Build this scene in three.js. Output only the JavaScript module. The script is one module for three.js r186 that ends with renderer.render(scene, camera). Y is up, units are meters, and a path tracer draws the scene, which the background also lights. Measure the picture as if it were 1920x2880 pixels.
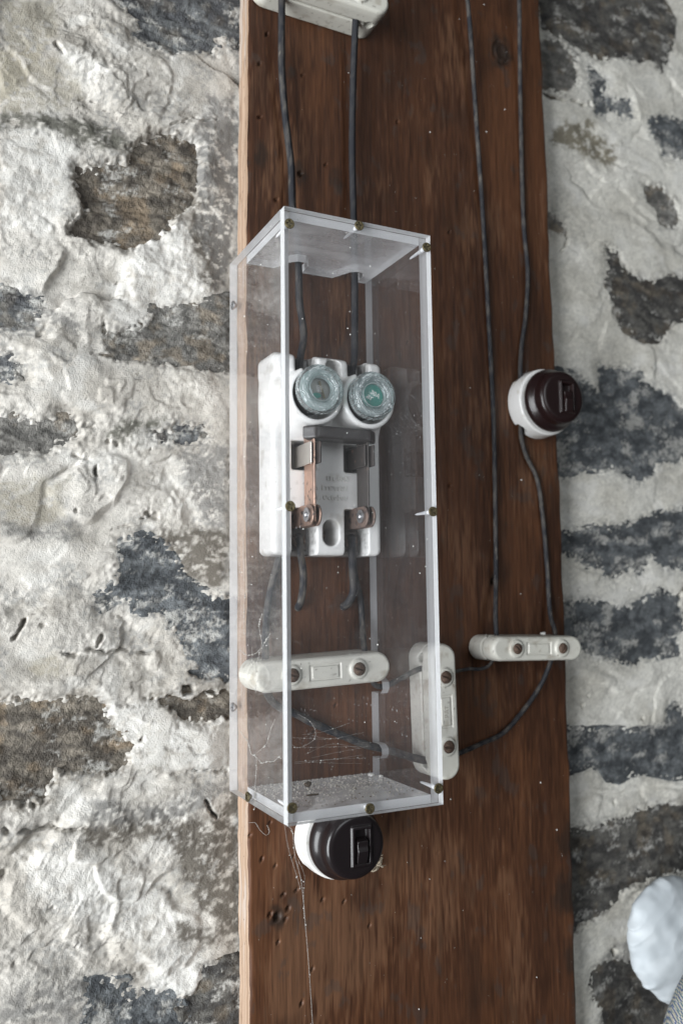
import * as THREE from 'three';
import { mergeGeometries } from 'three/addons/utils/BufferGeometryUtils.js';
import { FontLoader } from 'three/addons/loaders/FontLoader.js';
import { TextGeometry } from 'three/addons/geometries/TextGeometry.js';
import { RectAreaLightUniformsLib } from 'three/addons/lights/RectAreaLightUniformsLib.js';

// ---------------------------------------------------------------- camera, light, exposure
const scene = new THREE.Scene();
const camera = new THREE.PerspectiveCamera(62.03, 682 / 1024, 0.02, 20);
camera.rotation.order = 'YXZ';
camera.position.set(-0.14552, -0.02124, 0.40327);
camera.rotation.set(0.0975, -0.45768, -0.01237);
camera.focus = 0.405;
camera.userData.fStop = 7;
scene.add(camera);

const renderer = new THREE.WebGLRenderer({ antialias: true });
renderer.setSize(682, 1024);
renderer.toneMapping = THREE.LinearToneMapping;
renderer.toneMappingExposure = 1.0;
renderer.shadowMap.enabled = true;
RectAreaLightUniformsLib.init();
scene.background = new THREE.Color().setRGB(0.024, 0.0255, 0.028);   // dim daylit room around the camera

// a window to the left of the post, and an added soft fill behind the camera built as a farther window
const WINDOW_AND_FILL = [
  { at: [-1.3, -0.25, 0.62], to: [0.05, 0, 0.0], w: 1.0, h: 1.3, power: 12.0, tint: [0.95, 0.98, 1.0] },
  { at: [0.35, 0.55, 2.3], to: [0.1, 0, 0], w: 1.0, h: 1.2, power: 1.9, tint: [0.92, 0.97, 1.0] },  // added front fill in the shape of a window
];
for (const wd of WINDOW_AND_FILL) {
  const l = new THREE.RectAreaLight(new THREE.Color().setRGB(...wd.tint), wd.power, wd.w, wd.h);
  l.position.set(...wd.at); l.lookAt(...wd.to); l.name = 'window_and_fill_light';
  scene.add(l);
}

// ---------------------------------------------------------------- helpers (lengths below are millimetres)
const MM = 0.001;
const taken = {};
function numbered(n) { taken[n] = (taken[n] ?? -1) + 1; return taken[n] ? `${n}_${String(taken[n]).padStart(3, '0')}` : n; }
function tag(o, label, category, group, kind) { Object.assign(o.userData, { label }, category ? { category } : {}, group ? { group } : {}, kind ? { kind } : {}); return o; }
function thing(name, label, category, [x, y, z] = [0, 0, 0], group) {
  const o = new THREE.Group(); o.name = numbered(name); o.position.set(x * MM, y * MM, z * MM); scene.add(o);
  return tag(o, label, category, group);
}
function part(name, geo, mat, parent) {
  geo.scale(MM, MM, MM);
  const m = new THREE.Mesh(geo, mat); m.name = parent === scene ? numbered(name) : name; m.castShadow = m.receiveShadow = true;
  parent.add(m); return m;
}
function reuse(name, mesh, parent, [x, y, z] = [0, 0, 0], rot) {
  const m = new THREE.Mesh(mesh.geometry, mesh.material); m.name = name; m.castShadow = m.receiveShadow = true;
  m.position.set(x * MM, y * MM, z * MM); if (rot) m.rotation.set(...rot); parent.add(m); return m;
}
let seed = 20240611;
function rnd() { seed = (Math.imul(seed, 1664525) + 1013904223) >>> 0; return seed / 4294967296; }
const rr = (a, b) => a + (b - a) * rnd();
const clamp = (v, a = 0, b = 1) => v < a ? a : v > b ? b : v;
const lerp = (a, b, t) => a + (b - a) * t;
const ss = (a, b, v) => { const t = clamp((v - a) / (b - a)); return t * t * (3 - 2 * t); };
const mix3 = (a, b, t) => [lerp(a[0], b[0], t), lerp(a[1], b[1], t), lerp(a[2], b[2], t)];
function hash(ix, iy, iz) {
  let n = Math.imul(ix, 374761393) ^ Math.imul(iy, 668265263) ^ Math.imul(iz, 2147483647 ^ 362437);
  n = Math.imul(n ^ (n >>> 13), 1274126177); n = Math.imul(n ^ (n >>> 15), 2246822519);
  return ((n ^ (n >>> 16)) >>> 0) / 4294967296;
}
function n2(x, y, s = 0) {
  const ix = Math.floor(x), iy = Math.floor(y); let fx = x - ix, fy = y - iy;
  fx = fx * fx * (3 - 2 * fx); fy = fy * fy * (3 - 2 * fy);
  const a = hash(ix, iy, s), b = hash(ix + 1, iy, s), c = hash(ix, iy + 1, s), d = hash(ix + 1, iy + 1, s);
  return (a + (b - a) * fx + (c - a) * fy + (a - b - c + d) * fx * fy) * 2 - 1;
}
function fbm(x, y, o = 4, s = 0) { let v = 0, a = 0.5; for (let k = 0; k < o; k++) { v += a * n2(x, y, s + k * 17); const t = x * 1.62 - y * 1.18; y = x * 1.18 + y * 1.62; x = t; a *= 0.5; } return v; }
function n3(x, y, z, s = 0) {
  const ix = Math.floor(x), iy = Math.floor(y), iz = Math.floor(z); let fx = x - ix, fy = y - iy, fz = z - iz;
  fx = fx * fx * (3 - 2 * fx); fy = fy * fy * (3 - 2 * fy); fz = fz * fz * (3 - 2 * fz);
  const H = (a, b, c) => hash(ix + a, iy + b, (iz + c) * 31 + s);
  const p = lerp(lerp(H(0, 0, 0), H(1, 0, 0), fx), lerp(H(0, 1, 0), H(1, 1, 0), fx), fy), q = lerp(lerp(H(0, 0, 1), H(1, 0, 1), fx), lerp(H(0, 1, 1), H(1, 1, 1), fx), fy);
  return lerp(p, q, fz) * 2 - 1;
}
const f3 = (x, y, z, s = 0) => 0.55 * n3(x, y, z, s) + 0.3 * n3(x * 2.1, y * 2.1, z * 2.1, s + 7) + 0.15 * n3(x * 4.3, y * 4.3, z * 4.3, s + 13);

// mesh of the surface where f = 0 (negative inside), by surface nets
function nets(f, lo, hi, h, color) {
  const n = [0, 1, 2].map(k => Math.ceil((hi[k] - lo[k]) / h) + 1), [nx, ny, nz] = n, V = new Float32Array(nx * ny * nz), id = (i, j, k) => i + nx * (j + ny * k);
  for (let k = 0; k < nz; k++) for (let j = 0; j < ny; j++) for (let i = 0; i < nx; i++) V[id(i, j, k)] = f(lo[0] + i * h, lo[1] + j * h, lo[2] + k * h);
  const vid = new Int32Array(nx * ny * nz).fill(-1), pos = [], nor = [], col = [], idx = [];
  const E = [[0, 1], [2, 3], [4, 5], [6, 7], [0, 2], [1, 3], [4, 6], [5, 7], [0, 4], [1, 5], [2, 6], [3, 7]];
  const c = new Float32Array(8);
  for (let k = 0; k < nz - 1; k++) for (let j = 0; j < ny - 1; j++) for (let i = 0; i < nx - 1; i++) {
    let m = 0;
    for (let q = 0; q < 8; q++) { c[q] = V[id(i + (q & 1), j + (q >> 1 & 1), k + (q >> 2))]; if (c[q] < 0) m |= 1 << q; }
    if (m === 0 || m === 255) continue;
    let x = 0, y = 0, z = 0, e = 0;
    for (const [a, b] of E) if ((c[a] < 0) !== (c[b] < 0)) {
      const t = c[a] / (c[a] - c[b]); e++;
      x += lerp(a & 1, b & 1, t); y += lerp(a >> 1 & 1, b >> 1 & 1, t); z += lerp(a >> 2, b >> 2, t);
    }
    x = lo[0] + (i + x / e) * h; y = lo[1] + (j + y / e) * h; z = lo[2] + (k + z / e) * h;
    vid[id(i, j, k)] = pos.length / 3; pos.push(x, y, z);
    const d = h * 0.5; let gx = f(x + d, y, z) - f(x - d, y, z), gy = f(x, y + d, z) - f(x, y - d, z), gz = f(x, y, z + d) - f(x, y, z - d); const l = Math.hypot(gx, gy, gz) || 1;
    nor.push(gx / l, gy / l, gz / l); if (color) col.push(...color(x, y, z));
  }
  const quad = (a, b, c2, d, flip) => { if (a < 0 || b < 0 || c2 < 0 || d < 0) return; flip ? idx.push(a, c2, b, a, d, c2) : idx.push(a, b, c2, a, c2, d); };
  for (let k = 1; k < nz - 1; k++) for (let j = 1; j < ny - 1; j++) for (let i = 1; i < nx - 1; i++) {
    const s = V[id(i, j, k)] < 0;
    if (s !== V[id(i + 1, j, k)] < 0) quad(vid[id(i, j - 1, k - 1)], vid[id(i, j, k - 1)], vid[id(i, j, k)], vid[id(i, j - 1, k)], !s);
    if (s !== V[id(i, j + 1, k)] < 0) quad(vid[id(i - 1, j, k - 1)], vid[id(i - 1, j, k)], vid[id(i, j, k)], vid[id(i, j, k - 1)], !s);
    if (s !== V[id(i, j, k + 1)] < 0) quad(vid[id(i - 1, j - 1, k)], vid[id(i, j - 1, k)], vid[id(i, j, k)], vid[id(i - 1, j, k)], !s);
  }
  const g = new THREE.BufferGeometry();
  g.setAttribute('position', new THREE.Float32BufferAttribute(pos, 3)); g.setAttribute('normal', new THREE.Float32BufferAttribute(nor, 3));
  if (color) g.setAttribute('color', new THREE.Float32BufferAttribute(col, 3));
  g.setIndex(idx); return g;
}
const sBox = (x, y, z, cx, cy, cz, hx, hy, hz, r = 0) => {
  const qx = Math.abs(x - cx) - hx + r, qy = Math.abs(y - cy) - hy + r, qz = Math.abs(z - cz) - hz + r;
  return Math.hypot(Math.max(qx, 0), Math.max(qy, 0), Math.max(qz, 0)) + Math.min(Math.max(qx, qy, qz), 0) - r;
};
const sCyl = (x, y, z, cx, cy, rad, z0, z1, r = 0) => {   // axis along z
  const a = Math.hypot(x - cx, y - cy) - rad + r, b = Math.abs(z - (z0 + z1) / 2) - (z1 - z0) / 2 + r;
  return Math.hypot(Math.max(a, 0), Math.max(b, 0)) + Math.min(Math.max(a, b), 0) - r;
};
const smin = (a, b, k) => { const h = Math.max(k - Math.abs(a - b), 0) / k; return Math.min(a, b) - h * h * k * 0.25; };
const smax = (a, b, k) => -smin(-a, -b, k);
const sPill = (x, y, z, half, rad, z0, z1, r) => {        // stadium along x, standing on z0
  const a = Math.hypot(x - clamp(x, -half, half), y) - rad + r, b = Math.abs(z - (z0 + z1) / 2) - (z1 - z0) / 2 + r;
  return Math.hypot(Math.max(a, 0), Math.max(b, 0)) + Math.min(Math.max(a, b), 0) - r;
};
function tex(w, h, fn, srgb, repeat) {
  const d = new Uint8Array(w * h * 4);
  for (let j = 0; j < h; j++) for (let i = 0; i < w; i++) { const c = fn(i / w, j / h), o = (j * w + i) * 4; for (let q = 0; q < 3; q++) { const v = c.length ? c[q] : c; d[o + q] = clamp(srgb ? (v <= 0.0031308 ? v * 12.92 : 1.055 * Math.pow(v, 1 / 2.4) - 0.055) : v) * 255; } d[o + 3] = 255; }
  const t = new THREE.DataTexture(d, w, h); t.wrapS = t.wrapT = THREE.RepeatWrapping; t.magFilter = THREE.LinearFilter; t.minFilter = THREE.LinearFilter;
  if (srgb) t.colorSpace = THREE.SRGBColorSpace; if (repeat) t.repeat.set(...repeat); t.needsUpdate = true; return t;
}
// noise that closes on itself over the unit square
const tn = (u, v, f, s) => { const w = (a, b) => n2(a, b, s); const x = u * f, y = v * f, tu = ss(0.8, 1, u), tv = ss(0.8, 1, v); return lerp(lerp(w(x, y), w(x - f, y), tu), lerp(w(x, y - f), w(x - f, y - f), tu), tv); };
const RGB = (r, g, b) => new THREE.Color().setRGB(r, g, b);
const std = o => new THREE.MeshStandardMaterial(o), phys = o => new THREE.MeshPhysicalMaterial(o);

// ---------------------------------------------------------------- materials
const grit = tex(512, 512, (u, v) => 0.5 + 0.12 * tn(u, v, 46, 1) + 0.22 * tn(u, v, 105, 2) + 0.26 * tn(u, v, 210, 3), false);
const M = {
  plaster: std({ vertexColors: true, roughness: 0.95, bumpMap: grit, bumpScale: 0.00026 }),
  stone: std({ vertexColors: true, roughness: 0.8, bumpMap: grit, bumpScale: 0.0006 }),
  porcelain: phys({ vertexColors: true, roughness: 0.28, clearcoat: 0.35, clearcoatRoughness: 0.15 }),
  cleat: phys({ vertexColors: true, roughness: 0.42, clearcoat: 0.15, clearcoatRoughness: 0.3 }),
  plainPorcelain: phys({ color: RGB(0.76, 0.75, 0.72), roughness: 0.3 }),
  bakelite: phys({ color: RGB(0.0105, 0.0078, 0.0085), roughness: 0.3, specularIntensity: 0.7, clearcoat: 0.35, clearcoatRoughness: 0.12 }),
  bakeliteRed: phys({ color: RGB(0.0135, 0.0062, 0.0062), roughness: 0.34, specularIntensity: 0.7, clearcoat: 0.25, clearcoatRoughness: 0.2 }),
  handle: phys({ color: RGB(0.035, 0.031, 0.03), roughness: 0.35 }),
  rubber: phys({ vertexColors: true, roughness: 0.6, specularIntensity: 0.4 }),
  copperDark: std({ vertexColors: true, metalness: 0.5, roughness: 0.55 }),
  copper: std({ vertexColors: true, metalness: 0.85, roughness: 0.42 }),
  rust: std({ vertexColors: true, metalness: 0.25, roughness: 0.75 }),
  brass: std({ color: RGB(0.15, 0.125, 0.07), metalness: 0.85, roughness: 0.42 }),
  steel: std({ color: RGB(0.42, 0.42, 0.43), metalness: 0.9, roughness: 0.4 }),
  soot: std({ color: RGB(0.022, 0.02, 0.018), roughness: 0.95 }),
  web: std({ color: RGB(0.42, 0.405, 0.38), roughness: 0.95 }),
  white: std({ color: RGB(0.75, 0.74, 0.71), roughness: 0.9 }),
  crumb: std({ color: RGB(0.07, 0.05, 0.035), roughness: 0.95 }),
};

// ---------------------------------------------------------------- the rubble wall: lime plaster with bare stones showing
// outlines in millimetres on the wall, measured from the post's left front edge; [kind of stone, 0 = left of the post / 1 = right of it, outline]
const STONES = [
  ['slate', 0, [[-64,288],[-59,286],[-53,281],[-53,271],[-46,269],[-33,270],[-22,274],[-12,274],[-10,286],[1,283],[8,301],[8,323],[-60,300]]],
  ['brown', 0, [[-82,194],[-75,194],[-69,196],[-58,200],[-56,207],[-49,214],[-45,219],[-31,222],[-21,218],[-22,201],[-20,192],[-26,183],[-32,179],[-34,173],[-39,166],[-49,158],[-56,156],[-64,160],[-76,157],[-85,157],[-82,167],[-77,172],[-80,176],[-82,185]]],
  ['grey', 0, [[-68,109],[-52,113],[-44,120],[-42,127],[-17,132],[6,137],[6,101],[-15,99],[-38,98],[-63,98],[-66,103]]],
  ['slate', 0, [[-127,126],[-117,126],[-106,125],[-100,122],[-102,113],[-101,110],[-109,107],[-116,107],[-127,104]]],
  ['grey', 0, [[-126,66],[-115,65],[-106,65],[-95,63],[-86,66],[-75,61],[-84,55],[-93,51],[-96,48],[-105,49],[-112,48],[-125,49]]],
  ['slate', 0, [[-44,61],[-34,63],[-33,67],[-17,66],[-16,61],[-26,56],[-34,58],[-42,59]]],
  ['blue', 0, [[-57,5],[-47,9],[-37,4],[-32,-3],[-29,-9],[-29,-13],[-20,-17],[-13,-21],[4,-22],[4,-61],[-17,-60],[-20,-55],[-22,-47],[-27,-39],[-32,-35],[-33,-28],[-40,-27],[-49,-27],[-50,-21],[-61,-21],[-67,-25],[-69,-22],[-61,-17],[-57,-10],[-55,-3]]],
  ['brown', 0, [[-122,-68],[-112,-69],[-98,-68],[-82,-68],[-65,-71],[-64,-77],[-63,-82],[-59,-86],[-51,-92],[-56,-97],[-55,-100],[-64,-103],[-71,-103],[-77,-101],[-80,-103],[-86,-101],[-88,-106],[-91,-107],[-90,-114],[-98,-115],[-105,-114],[-111,-108],[-121,-107]]],
  ['brown', 0, [[-45,-71],[-33,-70],[4,-72],[4,-84],[-16,-83],[-24,-81],[-28,-82],[-33,-76],[-38,-72]]],
  ['dark', 0, [[7,-202],[-4,-202],[-15,-203],[-18,-208],[-20,-212],[-27,-214],[-24,-221],[-23,-239],[7,-246]]],
  ['blue', 0, [[-71,-197],[-53,-202],[-56,-206],[-51,-209],[-32,-211],[-26,-220],[-24,-238],[-73,-227],[-69,-210]]],
  ['slate', 0, [[-120,90],[-111,92],[-108,89],[-107,85],[-111,83],[-120,82]]],
  ['dark', 1, [[207,390],[215,377],[216,359],[222,356],[235,355],[249,351],[267,349],[278,355],[304,357],[316,362],[325,357],[329,365],[336,379],[339,401],[330,413],[312,425]]],
  ['grey', 1, [[205,344],[228,349],[244,344],[242,319],[227,314],[204,312]]],
  ['blue', 1, [[258,337],[267,330],[264,321],[271,318],[270,311],[261,309],[261,320]]],
  ['blue', 1, [[275,318],[292,323],[294,314],[285,315]]],
  ['blue', 1, [[309,312],[323,318],[366,324],[364,297],[324,294],[314,304]]],
  ['grey', 1, [[303,265],[322,266],[335,259],[334,240],[317,238],[316,248],[305,256]]],
  ['grey', 1, [[210,229],[229,223],[227,216],[211,217]]],
  ['dark', 1, [[262,211],[273,209],[275,199],[291,194],[311,195],[324,201],[349,203],[347,178],[321,167],[312,155],[294,152],[278,157],[270,166],[269,183],[264,186],[267,196]]],
  ['blue', 1, [[211,121],[234,119],[251,109],[255,108],[256,125],[275,129],[290,126],[290,118],[303,117],[321,114],[331,106],[346,100],[344,73],[302,68],[298,58],[287,53],[280,56],[262,62],[242,59],[221,54],[208,56]]],
  ['blue', 1, [[206,13],[254,21],[260,18],[284,26],[315,33],[343,41],[339,-4],[305,-4],[300,2],[292,6],[282,-7],[276,-2],[261,-11],[254,-9],[253,-2],[238,-3],[228,3],[206,7]]],
  ['blue', 1, [[205,-29],[238,-29],[266,-34],[280,-31],[300,-22],[315,-28],[318,-35],[317,-48],[306,-51],[312,-61],[302,-62],[269,-66],[244,-59],[228,-55],[204,-48]]],
  ['blue', 1, [[205,-106],[233,-108],[263,-111],[283,-112],[299,-109],[301,-101],[308,-98],[315,-105],[334,-109],[331,-144],[303,-142],[287,-138],[268,-136],[256,-139],[248,-137],[242,-129],[232,-127],[204,-132]]],
  ['dark', 1, [[202,-166],[230,-168],[247,-166],[266,-165],[270,-161],[284,-162],[297,-161],[330,-167],[327,-203],[283,-202],[263,-205],[252,-207],[243,-212],[232,-217],[215,-225],[199,-229]]],
  ['dark', 1, [[228,-251],[242,-249],[264,-254],[279,-258],[317,-278],[314,-319],[230,-299],[234,-274],[225,-259]]],
];
const STAINS = [
  ['olive', [[-119,213],[-104,216],[-82,218],[-64,219],[-57,214],[-58,207],[-69,203],[-79,202],[-83,206],[-90,206],[-102,209],[-119,204]]],
  ['greyst', [[-30,223],[-9,232],[1,242],[0,199],[-19,195],[-22,204],[-21,218]]],
  ['umber', [[-24,190],[0,197],[-1,162],[-12,139],[-18,143],[-26,163],[-23,174]]],
  ['umber', [[4,-115],[4,-195],[-5,-196],[-8,-189],[-12,-178],[-20,-174],[-22,-163],[-28,-161],[-28,-151],[-33,-141],[-39,-137],[-32,-131],[-16,-133],[-12,-129],[-3,-115]]],
  ['umber', [[-80,-127],[-66,-127],[-55,-123],[-39,-122],[-28,-129],[-15,-131],[-13,-136],[-36,-139],[-44,-138],[-70,-136]]],
  ['yellow', [[-120,271],[-91,280],[-95,257],[-101,242],[-119,217]]],
  ['yellow', [[-120,245],[-97,249],[-81,241],[-82,226],[-119,213]]],
  ['yellow', [[-114,34],[-84,36],[-85,17],[-102,9],[-114,16]]],
  ['umber', [[-29,-176],[-9,-185],[-7,-193],[-29,-188]]],
  ['yellow', [[-102,-48],[-87,-47],[-82,-57],[-95,-58]]],
  ['ochre', [[244,298],[262,303],[256,290],[277,287],[274,273],[255,271],[234,274],[217,276],[227,291]]],
  ['greyst', [[226,-248],[268,-232],[279,-258],[242,-253]]],
  ['greyst', [[-17,247],[1,255],[1,162],[-12,139],[-21,173],[-17,210]]],
  ['greyst', [[-29,55],[-4,57],[-4,11],[-16,19],[-25,35]]],
  ['umber', [[-55,13],[-4,12],[-4,-20],[-29,-9],[-37,6]]],
  ['greyst', [[-114,14],[-105,7],[-82,7],[-83,16],[-99,12]]],
  ['olive', [[-62,66],[-38,68],[-44,61],[-56,54],[-66,58]]],
  ['greyst', [[-117,125],[-100,125],[-92,118],[-79,112],[-80,105],[-99,113],[-112,108]]],
  ['greyst', [[-72,-114],[-36,-121],[-4,-112],[-4,-120],[-32,-131],[-70,-126]]],
  ['greyst', [[-109,-195],[-88,-190],[-71,-197],[-72,-215],[-108,-207]]],
  ['lime', [[-103,-136],[-67,-138],[-44,-156],[-28,-166],[-22,-177],[-9,-188],[-36,-191],[-74,-169],[-96,-151]]],
  ['lime', [[-47,-191],[-36,-190],[-17,-195],[-19,-208],[-25,-213],[-39,-205]]],
  ['lime', [[-119,204],[-101,208],[-82,204],[-83,195],[-88,173],[-93,155],[-117,155]]],
  ['lime', [[-92,255],[-70,249],[-71,240],[-85,240],[-93,249]]],
  ['lime', [[-55,160],[-27,176],[-21,151],[-15,134],[-43,125],[-55,114],[-66,118],[-65,135]]],
  ['lime', [[-62,-71],[-41,-73],[-33,-82],[-6,-84],[-4,-107],[-36,-105],[-50,-101],[-60,-84]]],
];
const CRACKS = [
  [2.6, [[-22,-60],[-13,-61],[-3,-63]]],
  [1.0, [[-86,-45],[-76,-46],[-65,-46],[-50,-47],[-43,-47]]],
  [1.0, [[-74,97],[-63,98],[-38,99],[-15,99],[-3,99]]],
  [2.2, [[-26,-68],[-12,-70],[-3,-70]]],
  [0.7, [[-82,48],[-76,46],[-70,44]]],
  [1.6, [[-71,43],[-70,37]]],
  [0.7, [[-35,226],[-23,233],[-12,235]]],
  [0.8, [[-63,137],[-55,145]]],
  [0.9, [[-69,117],[-69,109]]],
  [0.9, [[-110,-123],[-96,-125],[-81,-126],[-70,-128]]],
  [0.7, [[-33,-106],[-20,-107],[-4,-108]]],
  [0.6, [[-62,13],[-49,15]]],
  [0.6, [[-83,230],[-75,232],[-60,227]]],
  [2.0, [[-106,-40],[-103,-33],[-100,-29]]],
  [1.3, [[-69,-44],[-66,-40]]],
  [2.5, [[315,-29],[326,-17]]],
  [1.4, [[216,307],[230,308],[249,311],[257,311]]],
  [1.0, [[231,218],[226,201]]],
  [1.6, [[-16,-122],[-11,-130]]],
  [0.8, [[-93,256],[-91,251]]],
];
const PITS = [[-46,20,3], [-41,20,2], [-81,21,2], [-71,37,1.5], [-94,-34,1.5], [-94,254,1.5], [-47,-89,2], [-61,55,2], [-65,56,1.5], [228,-91,2], [233,-86,1.2], [252,-154,1.6], [246,-243,2.4], [277,-103,1.5], [230,-150,2], [255,312,2], [239,185,1], [301,132,1], [230,-20,1.5], [274,-20,1.5], [-94,-187,1.5], [-87,-161,1.3], [-76,-181,1.5], [-91,-133,1.2], [-109,-144,2.5], [-103,-183,1.2]];
function polyDist(poly, x, y) {          // > 0 inside
  let d = 1e9, inside = false;
  for (let i = 0, j = poly.length - 1; i < poly.length; j = i++) {
    const [ax, ay] = poly[j], [bx, by] = poly[i], ex = bx - ax, ey = by - ay, t = clamp(((x - ax) * ex + (y - ay) * ey) / (ex * ex + ey * ey + 1e-9));
    const qx = x - ax - ex * t, qy = y - ay - ey * t; d = Math.min(d, qx * qx + qy * qy);
    if ((ay > y) !== (by > y) && x < ex * (y - ay) / (by - ay) + ax) inside = !inside;
  }
  return (inside ? 1 : -1) * Math.sqrt(d);
}
const box2 = (p, m) => [Math.min(...p.map(q => q[0])) - m, Math.max(...p.map(q => q[0])) + m, Math.min(...p.map(q => q[1])) - m, Math.max(...p.map(q => q[1])) + m];
const KIND = {
  slate: { c: [0.115, 0.12, 0.122], d: [0.05, 0.052, 0.056], sm: 0.3, lip: 3 },
  blue: { c: [0.125, 0.134, 0.14], d: [0.05, 0.055, 0.06], sm: 0.3, lip: 5 },
  grey: { c: [0.185, 0.177, 0.162], d: [0.1, 0.096, 0.088], sm: 0.44, lip: 2 },
  brown: { c: [0.175, 0.152, 0.122], d: [0.068, 0.058, 0.047], sm: 0.42, lip: 1.6 },
  dark: { c: [0.105, 0.1, 0.09], d: [0.04, 0.038, 0.036], sm: 0.46, lip: 2.5 },
};
const STAIN = { lime: [[0.68, 0.665, 0.63], 0.6], olive: [[0.105, 0.102, 0.084], 0.95], greyst: [[0.165, 0.16, 0.152], 0.8], umber: [[0.12, 0.106, 0.088], 0.97], yellow: [[0.31, 0.28, 0.215], 0.6], ochre: [[0.13, 0.108, 0.066], 0.85] };
const stones = STONES.map(([kind, side, poly], k) => ({ kind, side, poly, k, bb: box2(poly, 16), K: KIND[kind], dep: side ? rr(0.5, 1.4) : kind === 'brown' ? rr(2.5, 4) : rr(0.7, 2.2), tx: rr(-0.015, 0.015), ty: rr(-0.02, 0.02), cx: (box2(poly, 0)[0] + box2(poly, 0)[1]) / 2, cy: (box2(poly, 0)[2] + box2(poly, 0)[3]) / 2 }));
const stains = [...STAINS].sort((a, b) => (b[0] === 'lime') - (a[0] === 'lime')).map(([kind, poly]) => ({ lime: kind === 'lime', c: STAIN[kind][0], a: STAIN[kind][1], poly, bb: box2(poly, 9) }));
const cracks = CRACKS.map(([w, l]) => ({ w, l, bb: box2(l, 5) }));
const inBox = (b, x, y) => x > b[0] && x < b[1] && y > b[2] && y < b[3];
// trowel dabs: overlapping thrown-on patches of plaster, each a tilted plate with an uneven rim
const dabs = [];
for (let k = 0; k < 300; k++) {
  const x = rr(-200, 420), y = rr(-330, 460), left = x < 100;
  dabs.push({ x, y, a: rr(14, 52) * (left ? 1 : 1.2), b: rr(9, 30), c: Math.cos(rr(-0.6, 0.6)), s: Math.sin(rr(-0.7, 0.7)), z: rr(-3.5, 3.2) * (left ? 1 : 0.5), gx: rr(-0.09, 0.09) * (left ? 1 : 0.5), gy: rr(-0.1, 0.1) * (left ? 1 : 0.5), rim: rr(0.5, 1.6) ** 2, k });
}
const cell = new Map(), CK = (i, j) => i * 1000 + j;
for (const d of dabs) for (let i = Math.floor((d.x - d.a - 8) / 40); i <= Math.floor((d.x + d.a + 8) / 40); i++) for (let j = Math.floor((d.y - d.a - 8) / 40); j <= Math.floor((d.y + d.a + 8) / 40); j++) { const q = CK(i, j); cell.has(q) || cell.set(q, []); cell.get(q).push(d); }
const level = (x, y) => -17.5 + (x < 100 ? 1 : 0.75) * 4.6 * fbm(x / 46, y / 34, 2, 11);
function coat(x, y, bare) {              // plaster surface before stones and cracks; it thins out where a bare stone is near
  const left = x < 100, amp = left ? 1 : 0.5;
  let z = level(x, y);
  const wx = x + 11 * fbm(x / 26, y / 26, 4, 21), wy = y + 11 * fbm(x / 26, y / 26, 4, 22);
  let top = -5;
  for (const d of cell.get(CK(Math.floor(x / 40), Math.floor(y / 40))) || []) {
    const ux = wx - d.x, uy = wy - d.y, px = ux * d.c + uy * d.s, py = -ux * d.s + uy * d.c, r = Math.hypot(px / d.a, py / d.b);
    if (r > 1.3) continue;
    const edge = (1 - r) * Math.min(d.a, d.b);
    const h = d.z + d.gx * ux + d.gy * uy + (edge < 0 ? edge * d.rim : -0.015 * edge);
    if (h > top) top = h;
  }
  z += amp * Math.max(top, -3.5) * 0.8 * (1 - 0.8 * bare) + amp * 1.7 * fbm(x / 19, y / 14, 2, 12);
  const rough = ss(-0.25, 0.3, fbm(x / 34, y / 26, 2, 31));
  z += (0.08 + 0.62 * rough) * amp * (0.9 * fbm(x / 3.0, y / 3.0, 3, 41)) + amp * 0.6 * fbm(x / 13, y / 8, 2, 43);
  z += 0.16 * n2(x / 1.1, y / 1.1, 47) * (0.1 + rough);
  if (!left) { const t = fbm(x / 30, y / 14, 2, 51) * 3 + y / 16 + x / 60; z += 0.5 * Math.sin(t * 4) * ss(0, 0.3, fbm(x / 50, y / 40, 2, 52)); }   // trowel strokes
  if (left) {                            // thin coats flaking off in plates with sharp scalloped rims, and crumbly ridges
    const t = 3.2 * fbm((x + 3 * n2(x / 5, y / 5, 63)) / 22, (y + 3 * n2(x / 5, y / 5, 64)) / 17, 3, 62), k = Math.floor(t), f = t - k; z += 0.85 * (1 - 0.6 * bare) * ss(-0.25, 0.25, fbm(x / 48, y / 36, 2, 66)) * (k + ss(0, 0.09, f));
    z += (0.06 + 0.75 * rough) * 0.5 * (0.35 - Math.abs(n2(x / 3.4, y / 2.8, 65))) ;
  }
  const nearPost = Math.min(ss(-16, -2, x), 1 - ss(202, 216, x));
  if (nearPost > 0) z = lerp(z, Math.min(z, -18.5 + 0.8 * fbm(x / 5, y / 5, 2, 61)), nearPost);
  return z;
}
function stoneZ(s, x, y) {
  const base = level(x, y) - s.dep + s.tx * (x - s.cx) + s.ty * (y - s.cy) + (s.side ? 0.5 : 1) * 1.6 * fbm(x / 30, y / 18, 2, 71 + s.k);
  const f0 = y / 5.5 + 1.6 * fbm(x / 26, y / 9, 3, 87 + s.k), fr = f0 - Math.floor(f0), ledge = (ss(0, 0.16, fr) - fr) * (0.5 + 0.5 * n2(x / 18, Math.floor(f0) * 3.7, 88 + s.k));   // split layers of slate
  return base + (s.side ? 0.8 : 1.1) * ledge + (s.side ? 0.6 : 1.1) * (fbm(x / 9, y / 2.6, 3, 81 + s.k) + 0.7 * fbm(x / 2.4, y / 1.6, 2, 91));
}
function ragged(s, x, y) {               // distance inside a stone's bare patch; torn only along the very edge
  const w = s.side ? 1.0 : 1.15, d = polyDist(s.poly, x + w * 2.8 * fbm(x / 8, y / 8, 3, 101), y + w * 2.8 * fbm(x / 8, y / 8, 3, 102)), e = ss(-4.5, -0.5, d);
  return d + e * (1.6 * n2(x / 2.8, y / 2.4, 103) + 1.2 * n2(x / 1.25, y / 1.15, 104));
}
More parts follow.
